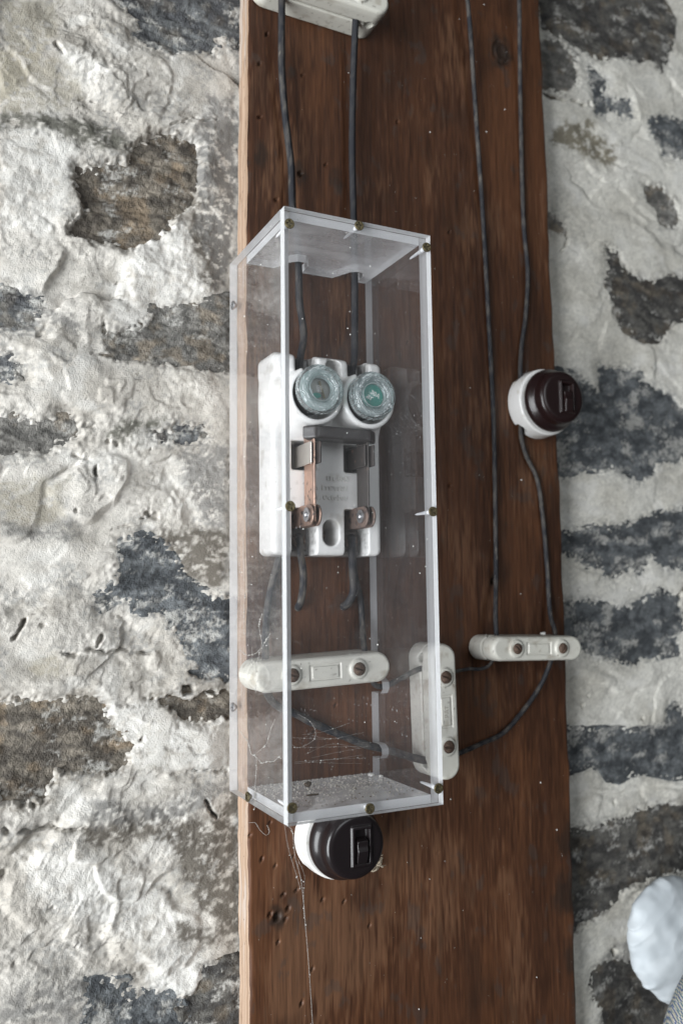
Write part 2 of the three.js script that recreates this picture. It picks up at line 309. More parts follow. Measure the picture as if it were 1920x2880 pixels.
function plasterZ(x, y) {
  let bare = 0; const near = [];
  for (const s of stones) if (inBox(s.bb, x, y)) { const d = ragged(s, x, y); if (d > -14) { near.push([s, d]); bare = Math.max(bare, ss(-14, -2, d)); } }
  for (const s of stains) if (!s.lime && inBox(s.bb, x, y)) bare = Math.max(bare, 0.85 * ss(-7, 2, polyDist(s.poly, x, y)));
  let z = coat(x, y, bare);
  for (const [s, d] of near) {
    const lip = s.K.lip * (0.45 + 1.3 * ss(-0.3, 0.4, fbm(x / 22, y / 22, 2, 105))), t = ss(-lip * 2, 0.4, d); if (t <= 0) continue;
    const q = stoneZ(s, x, y) - 0.15 - 0.5 * Math.max(d, 0) + 0.5 * n2(x / 1.6, y / 1.3, 106) * (d < 0 ? 1 : Math.exp(-d / 2));
    z = lerp(z, Math.min(z, q), t);
  }
  for (const c of cracks) if (inBox(c.bb, x, y)) {
    let d = 1e9; const wx = x + 3.4 * fbm(x / 8, y / 8, 3, 111), wy = y + 3.4 * fbm(x / 8, y / 8, 3, 112);
    for (let i = 1; i < c.l.length; i++) { const [ax, ay] = c.l[i - 1], [bx, by] = c.l[i], ex = bx - ax, ey = by - ay, t = clamp(((wx - ax) * ex + (wy - ay) * ey) / (ex * ex + ey * ey)); d = Math.min(d, Math.hypot(wx - ax - ex * t, wy - ay - ey * t)); }
    const w = c.w * (0.3 + 0.5 * n2(x / 4, y / 4, 113) + 0.2 * n2(x / 1.3, y / 1.3, 114));
    if (w > 0 && d < w + 0.5) z -= (1.2 + 2.6 * c.w) * clamp(w * 2) * (1 - ss(w * 0.4, w + 0.5, d));
  }
  for (const [px, py, r] of PITS) { if (Math.abs(x - px) > 6 || Math.abs(y - py) > 6) continue; const d = Math.hypot(x - px, (y - py) * 0.9) / (r * 0.8) + 0.9 * n2(x / 1.7 + px, y / 1.5, 121); if (d < 1) z -= 1.2 * r * (1 - ss(0.2, 1, d)); }
  const sp = n2(x / 1.7, y / 1.5, 131); if (sp > 0.93 && x < 100) z -= (sp - 0.93) * 26;
  return z;
}
const LEFT = [[0.535, 0.508, 0.465], [0.42, 0.392, 0.35]], RIGHT = [[0.65, 0.63, 0.575], [0.53, 0.508, 0.452]];
function plasterColor(x, y) {
  const P = x < 100 ? LEFT : RIGHT, t = ss(-0.35, 0.45, fbm(x / 26, y / 20, 4, 141));
  let c = mix3(P[0], P[1], t);
  const g = 0.16 * n2(x / 0.9, y / 0.9, 142) + 0.08 * n2(x / 2.2, y / 2.2, 143); c = c.map(v => v * (1 + g));
  const L = x < 100 ? 1 : 0.45;
  const dirt = ss(0.02, 0.42, fbm(x / 24, y / 13, 5, 144)) * ss(-0.5, 0.35, fbm(x / 2.6, y / 2.2, 3, 148)); c = mix3(c, [0.235, 0.213, 0.18], dirt * 0.5 * L);
  const grey = ss(0.05, 0.32, fbm(x / 17, y / 9, 5, 149)) * ss(-0.4, 0.4, n2(x / 1.3, y / 1.1, 150)); c = mix3(c, [0.21, 0.213, 0.21], grey * 0.5 * L);
  const fleck = ss(0.66, 0.88, n2(x / 1.15, y / 1.05, 145)) * ss(-0.15, 0.3, fbm(x / 20, y / 16, 2, 146)); c = mix3(c, [0.12, 0.11, 0.098], fleck * 0.7 * L);
  const lime = ss(0.16, 0.45, fbm(x / 16, y / 12, 4, 147)); c = mix3(c, x < 100 ? [0.66, 0.645, 0.61] : [0.68, 0.665, 0.63], lime * 0.5);
  for (const s of stones) if (inBox(s.bb, x, y)) {       // plaster rubbed thin over a stone's edge lets its grain through in specks
    const d = ragged(s, x, y); if (d > -9) { const k = ss(-9, 1, d) * ss(-0.15, 0.5, n2(x / 1.25, y / 1.05, 154) + 0.6 * fbm(x / 6, y / 4, 3, 155)); c = mix3(c, mix3(s.K.c, s.K.d, 0.3), 0.8 * k); }
  }
  for (const s of stains) if (inBox(s.bb, x, y)) {
    const d = polyDist(s.poly, x, y) + 5 * fbm(x / 7, y / 6, 3, 151) + 2 * n2(x / 1.6, y / 1.4, 152);
    c = mix3(c, s.c, s.a * ss(-2.5, 3, d) * ss(-0.62, 0.05, 1.15 * fbm(x / 4, y / 3, 4, 153) + 0.4 * n2(x / 1.1, y / 1.0, 156)));
  }
  return c;
}
function stoneColor(s, x, y) {
  const K = s.K; let c = mix3(K.d, K.c, ss(-0.3, 0.35, 0.6 * fbm(x / 11, y / 3.6, 4, 161 + s.k) + 0.7 * fbm(x / 5.5, y / 5, 4, 168 + s.k)));
  c = c.map(v => v * (1 + 0.32 * n2(x / 1.1, y / 0.9, 162) + 0.18 * n2(x / 2.5, y / 2, 163)));
  const warm = ss(0.0, 0.35, fbm(x / 8, y / 7, 4, 164)); if (s.kind !== 'blue') c = mix3(c, [c[0] * 1.35, c[1] * 1.14, c[2] * 0.9], warm * 0.6);
  const sm = ss(K.sm - 0.2, K.sm + 0.25, fbm(x / 11, y / 6, 5, 165) + 0.22 * n2(x / 1.5, y / 1.2, 166) + 0.25 * n2(x / 0.8, y / 0.8, 167)); // lime left on the face
  return mix3(c, [0.46, 0.45, 0.42], sm * 0.75);
}
function gridGeo(xs, ys, zf, cf, keep) {
  const nx = xs.length, ny = ys.length, pos = new Float32Array(nx * ny * 3), col = new Float32Array(nx * ny * 3), uv = new Float32Array(nx * ny * 2), ok = new Uint8Array(nx * ny), idx = [];
  for (let j = 0, o = 0; j < ny; j++) for (let i = 0; i < nx; i++, o++) {
    const x = xs[i], y = ys[j]; if (keep && !keep(x, y)) continue; ok[o] = 1;
    pos.set([x, y, zf(x, y)], o * 3); col.set(cf(x, y), o * 3); uv.set([x / 60, y / 60], o * 2);
  }
  for (let j = 0; j < ny - 1; j++) for (let i = 0; i < nx - 1; i++) { const a = j * nx + i, b = a + 1, c = a + nx, d = c + 1; if (ok[a] && ok[b] && ok[c] && ok[d]) idx.push(a, b, d, a, d, c); }
  const map = new Int32Array(nx * ny).fill(-1); let n = 0; for (const k of idx) if (map[k] < 0) map[k] = n++;
  const P = new Float32Array(n * 3), C = new Float32Array(n * 3), U = new Float32Array(n * 2);
  for (let k = 0; k < map.length; k++) if (map[k] >= 0) { P.set(pos.subarray(k * 3, k * 3 + 3), map[k] * 3); C.set(col.subarray(k * 3, k * 3 + 3), map[k] * 3); U.set(uv.subarray(k * 2, k * 2 + 2), map[k] * 2); }
  const g = new THREE.BufferGeometry(); g.setAttribute('position', new THREE.BufferAttribute(P, 3)); g.setAttribute('color', new THREE.BufferAttribute(C, 3)); g.setAttribute('uv', new THREE.BufferAttribute(U, 2));
  g.setIndex(idx.map(k => map[k])); g.computeVertexNormals(); return g;
}
const run = (a, b, h) => { const n = Math.max(1, Math.round((b - a) / h)); return Array.from({ length: n }, (_, k) => a + (b - a) * k / n); };
const wall = thing('rubble_wall', 'uneven white lime plastered rubble wall with bare grey stones behind the wooden post', 'wall'); wall.userData.kind = 'structure';
{
  const xs = [...run(-260, -140, 4), ...run(-140, 6, 0.7), ...run(6, 194, 8), ...run(194, 350, 1.0), ...run(350, 470, 4), 470], ys = [...run(-420, -320, 4), ...run(-320, 430, 0.75), ...run(430, 520, 4), 520];
  part('plaster', gridGeo(xs, ys, plasterZ, plasterColor), M.plaster, wall);
  for (const s of stones) {
    const h = s.side ? 0.85 : 0.7, D = new Map(), dist = (x, y) => { const k = x + ',' + y; let v = D.get(k); if (v === undefined) D.set(k, v = polyDist(s.poly, x, y)); return v; };
    part('stone', gridGeo(run(s.bb[0] + 7, s.bb[1] - 7, h), run(s.bb[2] + 7, s.bb[3] - 7, h), (x, y) => stoneZ(s, x, y) - 1.4 * Math.max(0, -dist(x, y) - 4), (x, y) => stoneColor(s, x, y), (x, y) => dist(x, y) > -8), M.stone, wall);
  }
}

// ---------------------------------------------------------------- the wooden post
const XL = y => 0.1 + 1.9 * ((y - 20) / 300) ** 2 + 0.35 * n2(y / 18, 3.3, 201) + 0.2 * n2(y / 5, 1.1, 202), XR = y => 201 - 1.9 * ((y - 60) / 330) ** 2 + 0.3 * n2(y / 22, 5.1, 203);
const WORM = [[11.7, -132.2, 0.7], [7.7, -148.7, 0.8], [14.6, -152.7, 0.7], [18.8, -167.1, 0.9], [21.2, -174.1, 1.1], [12, -175.4, 1.1], [20.2, -178.9, 0.8], [25.8, -166.2, 0.7], [16.1, -189, 0.7], [40.1, -172.9, 0.7], [15.6, -177, 2.1], [1.6, -136.7, 0.8], [31.2, 205.7, 1.5], [7.8, 232, 0.8], [17, 188, 0.8], [33, 262, 0.7], [12, 280, 0.7], [62, 240, 0.6], [57, 300, 0.6], [46, 214, 0.6], [122, 40, 0.7], [150, -14, 1.6], [108, -160, 0.6], [66, -190, 0.7], [34, -205, 0.8], [52, -176, 0.6], [96, 120, 0.6], [8, 262, 0.8], [40, -60, 0.7], [36, -90, 0.7], [48, -78, 0.6], [126, 190, 0.6], [92, 250, 0.5], [28, -220, 0.8], [24, -150, 0.6]];
function woodZ(x, y) {
  let z = 0.35 * fbm(x / 30, y / 90, 2, 211) + 0.16 * fbm(x / 1.6, y / 40, 3, 212) + 0.05 * n2(x / 0.8, y / 9, 213);
  for (const [wx, wy, r] of WORM) { const d = Math.hypot(x - wx, (y - wy) * 0.85); if (d < r) z -= 2.6 * (1 - ss(r * 0.45, r, d)); }
  const k = Math.hypot(x - 167.6, (y - 314) * 0.8); if (k < 8) z -= 0.9 * ss(0.4, 1, Math.cos((k - 5.5) * 1.1) * (k < 7.6 ? 1 : 0)) * ss(-0.4, 0.3, n2(x / 4, y / 4, 214)) + 0.5 * (1 - ss(2, 4, k));
  const e = Math.min(x - XL(y), XR(y) - x), w = 0.9 + 0.8 * n2(y / 14, x > 100 ? 9 : 2, 215); if (e < w) z -= (w - e) * (w - e) / (w + 0.4) * 0.9;
  return z;
}
const WY0 = -400, WY1 = 480;
const woodFront = tex(1024, 2048, (u, v) => {
  const x = u * 203 - 1, y = lerp(WY0, WY1, v), wob = 3 * fbm(x / 40, y / 120, 2, 221), gx = x + wob;
  const streak = fbm(gx / 2.2, y / 70, 4, 222), fine = 0.6 * n2(gx / 0.55, y / 16, 223) + 0.4 * n2(gx / 0.3, y / 7, 224), band = fbm(gx / 16, y / 260, 3, 225), blot = fbm(x / 22, y / 34, 4, 226);
  const grain = 0.5 * n2(gx / 0.95, y / 9, 235) + 0.35 * n2(gx / 0.55, y / 5, 236) + 0.3 * n2(gx / 1.8, y / 16, 237);
  let c = mix3([0.042, 0.0172, 0.0088], [0.086, 0.036, 0.0175], ss(-0.5, 0.55, streak * 0.25 + band * 0.5 + 0.4 * grain));
  c = mix3(c, [0.122, 0.050, 0.022], 0.55 * ss(-0.05, 0.45, fbm(x / 34, y / 70, 3, 228) + 0.2 * grain));
  const low = ss(-112, -165, y) * (1 - ss(75, 150, x)), worn = ss(0.14, 0.52, 0.7 * fbm(x / 26, y / 50, 4, 229) + 0.34 * low + 0.32 * grain); c = mix3(c, [0.150, 0.077, 0.043], 0.6 * worn);
  c = mix3(c, [0.027, 0.0155, 0.0105], 0.48 * ss(0.12, 0.5, 0.8 * blot + 0.25 * grain + 0.1 * streak));
  c = mix3(c, [0.05, 0.042, 0.038], 0.4 * ss(0.32, 0.5, fbm(x / 9, y / 12, 4, 230) + 0.15 * grain));
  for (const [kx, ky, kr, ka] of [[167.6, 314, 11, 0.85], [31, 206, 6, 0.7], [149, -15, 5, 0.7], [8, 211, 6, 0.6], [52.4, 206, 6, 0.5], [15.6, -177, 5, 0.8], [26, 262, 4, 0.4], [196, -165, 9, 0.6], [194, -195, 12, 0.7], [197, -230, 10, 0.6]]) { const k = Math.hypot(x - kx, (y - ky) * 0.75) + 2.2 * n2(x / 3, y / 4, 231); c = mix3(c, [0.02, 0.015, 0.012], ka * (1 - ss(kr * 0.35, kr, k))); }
  const line = ss(0.35, 0.8, n2(gx / 1.15, y / 34, 233) * 0.7 + 0.5 * n2(gx / 0.6, y / 15, 234)); const f = (1 + 0.3 * fine) * (1 - 0.3 * line) * lerp(0.95, 0.9, ss(90, 170, x + 20 * fbm(x / 30, y / 40, 2, 238))); return c.map(q => q * f);  // face colour darkened a little towards the right, for light falling off
}, true);
const woodSide = tex(256, 2048, (u, v) => {
  const x = u * 20, y = lerp(WY0, WY1, v), s = fbm(x / 1.3, y / 80, 4, 241), f = n2(x / 0.4, y / 20, 242);
  let c = mix3([0.30, 0.20, 0.135], [0.40, 0.285, 0.205], ss(-0.4, 0.4, s)); c = c.map(q => q * (1 + 0.12 * f));
  c = mix3(c, [0.46, 0.43, 0.40], 0.5 * ss(0.1, 0.45, fbm(x / 4, y / 30, 3, 243)));
  c = mix3(c, [0.16, 0.09, 0.05], 0.55 * ss(0.3, 0.5, fbm(x / 3, y / 12, 3, 244)));
  return mix3(c, [0.05, 0.035, 0.025], 0.8 * ss(0.86, 0.96, n2(x / 0.9, y / 1.3, 245)));
}, true);
const post = thing('wooden_post', 'dark brown weathered timber plank fixed upright against the rubble wall', 'post', [0, 0, 0]);
{
  const ys = run(WY0, WY1, 0.95), nx = 230, cols = Array.from({ length: nx + 1 }, (_, k) => k / nx), pos = [], uv = [], idx = [];
  for (const y of ys) for (const u of cols) { const x = lerp(XL(y), XR(y), u); pos.push(x, y, woodZ(x, y)); uv.push((x + 1) / 203, (y - WY0) / (WY1 - WY0)); }
  for (let j = 0; j < ys.length - 1; j++) for (let i = 0; i < nx; i++) { const a = j * (nx + 1) + i, b = a + 1, c = a + nx + 1, d = c + 1; idx.push(a, b, d, a, d, c); }
  const face = new THREE.BufferGeometry(); face.setAttribute('position', new THREE.Float32BufferAttribute(pos, 3)); face.setAttribute('uv', new THREE.Float32BufferAttribute(uv, 2)); face.setIndex(idx); face.computeVertexNormals();
  const side = (X, sgn) => {
    const P = [], U = [], I = [], n = 18;
    for (const y of ys) for (let k = 0; k <= n; k++) { const t = k / n, x = X(y), z = lerp(woodZ(x, y), -16.4, t); P.push(x + sgn * (0.15 * n2(t * 22, y / 30, 251) + 0.12 * n2(t * 9, y / 4, 252) - (t > 0.9 ? (t - 0.9) * 6 : 0)) * Math.min(1, k), y, z); U.push(t * 0.82, (y - WY0) / (WY1 - WY0)); }
    for (let j = 0; j < ys.length - 1; j++) for (let i = 0; i < n; i++) { const a = j * (n + 1) + i, b = a + 1, c = a + n + 1, d = c + 1; sgn < 0 ? I.push(a, d, b, a, c, d) : I.push(a, b, d, a, d, c); }
    const g = new THREE.BufferGeometry(); g.setAttribute('position', new THREE.Float32BufferAttribute(P, 3)); g.setAttribute('uv', new THREE.Float32BufferAttribute(U, 2)); g.setIndex(I); g.computeVertexNormals(); return g;
  };
  const g = mergeGeometries([face, side(XL, -1), side(XR, 1)], true);
  const sideMat = std({ map: woodSide, roughness: 0.85 });
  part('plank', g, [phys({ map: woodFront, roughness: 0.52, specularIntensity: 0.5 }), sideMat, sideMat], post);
}

// ---------------------------------------------------------------- small hardware, shared
const rustColor = (x, y, z) => { const t = f3(x * 1.4, y * 1.4, z * 1.4, 5); return mix3([0.06, 0.038, 0.028], [0.125, 0.08, 0.057], ss(-0.4, 0.5, t)); };
const slotted = nets((x, y, z) => {                     // round slotted head, standing on z = 0
  let d = smax(Math.hypot(x, y, z + 2.6) - 4.7, Math.hypot(x, y) - 3.35, 0.6); d = smax(d, -z - 0.4, 0.3);
  const a = 0.6, u = x * Math.cos(a) + y * Math.sin(a); return smax(d, -Math.max(Math.abs(u) - 0.42, 0.9 - z), 0.2);
}, [-4, -4, -1.2], [4, 4, 3], 0.26, rustColor);
const phillips = nets((x, y, z) => {                    // cross-headed countersunk head, top at z = 0.45
  let d = smax(Math.hypot(x, y) - 2.35 - Math.min(0, z + 0.3) * 0.9, Math.abs(z + 0.9) - 1.35, 0.25);
  const cross = Math.min(Math.max(Math.abs(x) - 0.42, Math.abs(y) - 1.6), Math.max(Math.abs(y) - 0.42, Math.abs(x) - 1.6));
  return smax(d, -Math.max(cross, -0.55 - z), 0.12);
}, [-3, -3, -2.8], [3, 3, 1], 0.2);
slotted.scale(MM, MM, MM); phillips.scale(MM, MM, MM);
function raw(name, geo, mat, parent, [x, y, z], rot) { const m = new THREE.Mesh(geo, mat); m.name = name; m.castShadow = m.receiveShadow = true; m.position.set(x * MM, y * MM, z * MM); if (rot) m.rotation.set(...rot); parent.add(m); return m; }
const font = await new FontLoader().loadAsync('fonts/droid/droid_sans_bold.typeface.json');
function text(s, size, depth) { const g = new TextGeometry(s, { font, size, depth, curveSegments: 3 }); g.computeBoundingBox(); const b = g.boundingBox; g.translate(-(b.min.x + b.max.x) / 2, -(b.min.y + b.max.y) / 2, 0); return g; }

function tubeGeo(pts, r, dust = 0.3, wob = 0.12, seg = 12) {
  const curve = new THREE.CatmullRomCurve3(pts.map(p => new THREE.Vector3(...p)), false, 'centripetal'), L = curve.getLength(), n = Math.max(8, Math.round(L / 1.6));
  const g = new THREE.TubeGeometry(curve, n, r, seg, false), p = g.attributes.position, N = g.attributes.normal, col = [];
  for (let k = 0; k < p.count; k++) {
    const x = p.getX(k), y = p.getY(k), z = p.getZ(k), b = wob * f3(x / 3, y / 6, z / 3, 9);
    p.setXYZ(k, x + N.getX(k) * b, y + N.getY(k) * b, z + N.getZ(k) * b);
  }
  const caps = [0, 1].map(t => { const c = new THREE.SphereGeometry(r, 10, 8), q = curve.getPoint(t); c.translate(q.x, q.y, q.z); return c; });
  const m = mergeGeometries([g, ...caps]), P = m.attributes.position;
  for (let k = 0; k < P.count; k++) { const x = P.getX(k), y = P.getY(k), z = P.getZ(k); col.push(...mix3([0.02, 0.021, 0.025], [0.19, 0.168, 0.14], clamp(dust * (0.3 + 1.5 * f3(x / 2, y / 5, z / 2, 15)) + 0.5 * ss(0.45, 0.7, f3(x / 1.2, y / 1.2, z / 1.2, 16))))); }
  m.setAttribute('color', new THREE.Float32BufferAttribute(col, 3)); m.computeVertexNormals(); return m;
}

// ---------------------------------------------------------------- porcelain cleats: two halves clamped over the wires by two screws
const grime = (k, base) => (x, y, z) => {
  let c = base.map(v => v * (1 + 0.05 * f3(x / 3, y / 3, z / 3, k)));
  c = mix3(c, [0.33, 0.29, 0.23], 0.6 * ss(0.1, 0.55, f3(x / 7 + k, y / 5, z / 5, 23 + k)));
  return mix3(c, [0.14, 0.12, 0.095], 0.8 * ss(0.42, 0.68, f3(x / 1.6, y / 1.6, z / 1.6, 33 + k)));
};
function cleat(label, at, turn, half, rad, sx, writing) {
  const g = thing('porcelain_cleat', label, 'cable cleat', at, 'two-screw porcelain cleats on the post'); g.rotation.z = turn;
  const base = [0.58, 0.565, 0.505], k = Math.round(at[0] * 3 + at[1]), wires = [-(half - 4), half - 4], zs = 12.4;
  const groove = (x, y, z, d) => { for (const w of wires) d = smax(d, -(Math.hypot(x - w, z - zs) - 2.4), 0.8); return d; };
  part('base_half', nets((x, y, z) => groove(x, y, z, sPill(x, y, z, half - rad * 0.55, rad, 0, zs - 0.25, 0.9)), [-half - rad, -rad - 1.5, -1.5], [half + rad, rad + 1.5, zs + 1.5], 0.55, grime(k, base)), M.cleat, g);
  const cap = part('cap_half', nets((x, y, z) => {
    let d = sPill(x, y, z, half - rad * 0.55, rad * (1 - 0.06 * ss(19, 23.5, z)), zs + 0.25, 23.5, 1.7);
    for (const q of [-sx, sx]) d = smin(d, sCyl(x, y, z, q, 0, 4.6, 18, 24.6, 0.7), 1.4);
    d = smax(d, -sBox(x, y, z, 0, 0, 24, 8.4, rad * 0.5, 1.0, 0.3), 0.5);
    d = smin(d, sBox(x, y, z, 0, 0, 23, 7, rad * 0.36, 0.55, 0.25), 0.3);
    return groove(x, y, z, d);
  }, [-half - rad, -rad - 1.5, zs - 1.5], [half + rad, rad + 1.5, 26.5], 0.5, grime(k + 3, base)), M.cleat, g);
  for (const q of [-sx, sx]) { const s = raw('screw', slotted, M.rust, g, [q, 0, 24.4], [0, 0, rr(-1.2, 1.2)]); s.scale.setScalar(rad > 7.3 ? 1 : 0.9); }
  if (writing) part('raised_letters', text(writing, 2.6, 0.3).translate(0, 0, 23.4), std({ color: RGB(0.42, 0.395, 0.34), roughness: 0.7 }), cap);
  return g;
}
cleat('white porcelain cable cleat where the two thick cables start above the clear cover', [38.5, 301.6, 0], -0.004, 33, 7.8, 18);
cleat('cream porcelain cable cleat seen through the clear cover, below the fuse block', [32, -58.2, 0], 0.035, 33, 7.7, 17.8);
cleat('dusty porcelain cable cleat mounted upright beside the clear cover', [100.6, -82, 0], Math.PI / 2 + 0.02, 31.5, 7.8, 17.7, 'PAT');
cleat('small porcelain cable cleat overhanging the edge of the post', [162.4, -51.9, 0], -0.03, 28, 6.9, 15.7);

// ---------------------------------------------------------------- round surface switches
function rotarySwitch(label, at, H, mat, drop) {
  const g = thing('surface_switch', label, 'light switch', at, 'round porcelain and bakelite switches');
  const zb = 11.5, k = Math.round(at[1]);
  part('base', nets((x, y, z) => { let d = sCyl(x, y, z, 0, 0, 20.6 - 0.06 * z, 0, zb, 1.1); d = smax(d, -(Math.hypot(x + 12, z - 1.5) - 3.2), 0.9); return d; }, [-23, -23, -1.5], [23, 23, zb + 1.5], 0.62,
    (x, y, z) => mix3([0.75, 0.74, 0.72], [0.42, 0.37, 0.27], 0.5 * ss(0.25, 0.6, f3(x / 4 + k, y / 4, z / 3, 41)))), M.porcelain, g);
  const cap = part('cap', nets((x, y, z) => {
    const t = clamp((z - zb) / (H - zb)), rad = 18.7 - 0.5 * t - 2.6 * ss(0.3, 0.62, t);
    let d = (Math.hypot(x, y) - rad) * 0.93; d = smax(d, Math.abs(z - (zb + 0.3 + H) / 2) - (H - zb - 0.3) / 2, 3.2);
    d = smax(d, -sBox(x, y, z, 2.6, 0, H, 3.6, 7.6, 2.2, 0.5), 0.4);
    d = smin(d, Math.max(sBox(x, y, z, 2.6, 0, H - 0.3, 5.6, 9.6, 1.4, 0.9), -sBox(x, y, z, 2.6, 0, H + 1, 3.9, 7.9, 4.5, 0.5)), 0.5);
    return d;
  }, [-21, -21, zb - 1], [21, 21, H + 3], 0.5), mat, g);
  part('lever', nets((x, y, z) => {
    const a = drop, yy = (y + 1) * Math.cos(a) + (z - H + 1) * Math.sin(a), zz = -(y + 1) * Math.sin(a) + (z - H + 1) * Math.cos(a);
    let d = smax(sBox(x, yy, zz, 2.6, -1.8, 0, 2.9, 6.2, 3.6, 0.7), -(Math.hypot(yy - 3.5, zz - 6.6) - 4.6), 0.4);
    return d;
  }, [-2, -14, H - 7], [8, 10, H + 8], 0.4), mat, g);
  return g;
}
rotarySwitch('brown round switch on white porcelain base below the clear cover, lever down', [45, -140.9, 0], 28.5, M.bakelite, 0.28);
rotarySwitch('reddish brown round switch on white porcelain base near the edge of the post', [184.3, 91.6, 0], 26, M.bakeliteRed, 0.12);

// ---------------------------------------------------------------- fuse block: porcelain base with two fuse sockets and a two-blade knife switch
const fb = thing('fuse_block', 'white porcelain fuse block with copper knife switch inside the clear cover', 'fuse block', [37.4, 49, 0]);
{
  const X = 37.4, Y = 49;   // local coordinates: x - X, y - Y
  const xl = 5.9 - X, xr = 66.2 - X, w = (xr - xl) / 2, cx = (xl + xr) / 2, sock = [[22.9 - X, 75.6 - Y], [51.9 - X, 75.6 - Y]], low = [[22.7 - X], [51.6 - X]];
  const body = (x, y, z) => {
    let d = sBox(x, y, z, cx, 0, 10.2, w, 50.4, 10.4, 3.2);
    let b = 1e9;
    for (const [sx, sy] of sock) b = Math.min(b, sCyl(x, y, z, sx, sy, 14.6 + 0.05 * (36 - z), 5, 36, 2.2));
    d = smin(d, b, 7);
    d = smin(d, sBox(x, y, z, cx, 44, 12, w - 1, 5, 13, 3), 3);                                     // ridge along the top
    for (const [sx, sy] of sock) d = smax(d, -sCyl(x, y, z, sx, sy, 12.1, 14, 50, 0.5), 1.0);
    for (const [sx] of low) {
      d = smax(d, -sBox(x, y, z, sx, 46, 27, 6.0, 14, 14, 1.5), 1.8);                                // wire ways at the top
      d = smax(d, -sBox(x, y, z, sx, -1, 24, 6.6, 7.2, 10, 1), 1.0);                                 // wells of the upper jaws
      d = smax(d, -sBox(x, y, z, sx, -42, 22, 6.7, 15, 12, 1), 1.0);                                 // wells of the lower terminals
    }
    const oy = clamp(y, -39 - 2.2, -39 + 2.2); d = smax(d, -(Math.hypot(x + 0.2, y - oy) - 4.4), 0.9);    // mounting slots
    const py = clamp(y, 43 - 2, 43 + 1.5); d = smax(d, -Math.max(Math.hypot(x, y - py) - 4.2, 10 - z), 0.9);
    return d;
  };
  const col = (x, y, z) => {
    let c = [0.77, 0.765, 0.745];
    c = mix3(c, [0.34, 0.31, 0.26], 0.45 * ss(0.25, 0.6, f3(x / 8, y / 8, z / 6, 61)));
    const sp = f3(x / 1.0, y / 1.0, z / 1.0, 62); c = mix3(c, [0.2, 0.16, 0.12], 0.8 * ss(0.56, 0.7, sp));
    for (const [sx] of low) {                           // old dirt in the lower terminal wells; jaw wells and wire ways darker too
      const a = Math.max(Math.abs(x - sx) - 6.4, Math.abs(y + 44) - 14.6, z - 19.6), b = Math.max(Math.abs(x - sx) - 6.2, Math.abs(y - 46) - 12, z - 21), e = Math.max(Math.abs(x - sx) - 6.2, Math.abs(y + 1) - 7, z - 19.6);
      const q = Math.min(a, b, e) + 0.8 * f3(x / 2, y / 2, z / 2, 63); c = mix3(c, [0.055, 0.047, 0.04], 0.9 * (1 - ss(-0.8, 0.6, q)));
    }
    return c;
  };
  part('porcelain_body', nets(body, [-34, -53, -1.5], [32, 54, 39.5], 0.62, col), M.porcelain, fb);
  const lettering = part('raised_letters', mergeGeometries([text('LEC USA', 2.3, 0.9).translate(3.4, 37.2 - Y, 20.5), text('30A  E1126907', 2.3, 0.9).translate(-2.2, 32.3 - Y, 20.5), text('PAT. October', 2.5, 0.9).translate(-2.0, 27.6 - Y, 20.5)].map(g => g.toNonIndexed ? g : g)), M.plainPorcelain, fb);
  lettering.userData.kind = 'stuff';
  for (const [sx, sy] of sock) { const r = part('socket_shell', new THREE.LatheGeometry([[11.9, 14.5], [11.9, 34.5], [11.2, 34.8], [11.2, 14.8]].map(p => new THREE.Vector2(...p)), 40).rotateX(Math.PI / 2).scale(1, 1, -1).rotateX(0), M.soot, fb); r.position.set(sx * MM, sy * MM, 0); }
  const cu = (dark) => (x, y, z) => { const t = f3(x / 3, y / 4, z / 3, 71 + dark * 9); return mix3(mix3([0.60, 0.40, 0.31], [0.36, 0.255, 0.21], ss(-0.2, 0.5, t)), [0.10, 0.085, 0.08], clamp(dark + ss(0.25, 0.6, f3(x / 2, y / 2, z / 2, 75)))); };
  const coloured = (g, f) => { const p = g.attributes.position, c = []; for (let k = 0; k < p.count; k++) c.push(...f(p.getX(k), p.getY(k), p.getZ(k))); g.setAttribute('color', new THREE.Float32BufferAttribute(c, 3)); return g; };
  const plate = (x0, x1, y0, y1, z0, z1, r, f) => nets((x, y, z) => sBox(x, y, z, (x0 + x1) / 2 - X, (y0 + y1) / 2 - Y, (z0 + z1) / 2, (x1 - x0) / 2, (y1 - y0) / 2, (z1 - z0) / 2, r), [x0 - X - 1, y0 - Y - 1, z0 - 1], [x1 - X + 1, y1 - Y + 1, z1 + 1], 0.4, f);
  [22.7, 51.9].forEach((bx, i) => {
    const dk = i * 0.55;
    part('knife_blade', plate(bx - 0.65, bx + 0.65, 14, 57, 21.5, 33.5, 0.4, i ? (x, y, z) => mix3([0.095, 0.085, 0.08], [0.2, 0.14, 0.11], ss(0.2, 0.7, f3(x / 3, y / 4, z / 3, 77))) : cu(0)), i ? M.copperDark : M.copper, fb);
    for (const s of [-1, 1]) {
      part('jaw_plate', plate(bx + s * 1.9 - 0.55, bx + s * 1.9 + 0.55, 42.2, 53, 12, s < 0 ? 34 : 36, 0.45, s < 0 && !i ? () => [0.62, 0.58, 0.53] : (x, y, z) => mix3([0.07, 0.062, 0.058], [0.25, 0.16, 0.12], ss(0.25, 0.7, f3(x / 3, y / 3, z / 3, 78)))), s < 0 && !i ? M.copper : M.copperDark, fb);
      const hp = part('hinge_plate', nets((x, y, z) => { const lx = x - (bx + s * 1.9 - X), d = Math.max(Math.abs(lx) - 0.55, Math.abs(y - (17.4 - Y)) - 5.2, 11 - z, z - (30.5 + Math.sqrt(Math.max(0, 30 - (y - (17.4 - Y)) ** 2)))); return d; }, [bx + s * 1.9 - X - 1.5, 11 - Y, 9.5], [bx + s * 1.9 - X + 1.5, 24 - Y, 38], 0.4, cu(0.3 + dk * 0.75)), i ? M.copperDark : M.copper, fb);
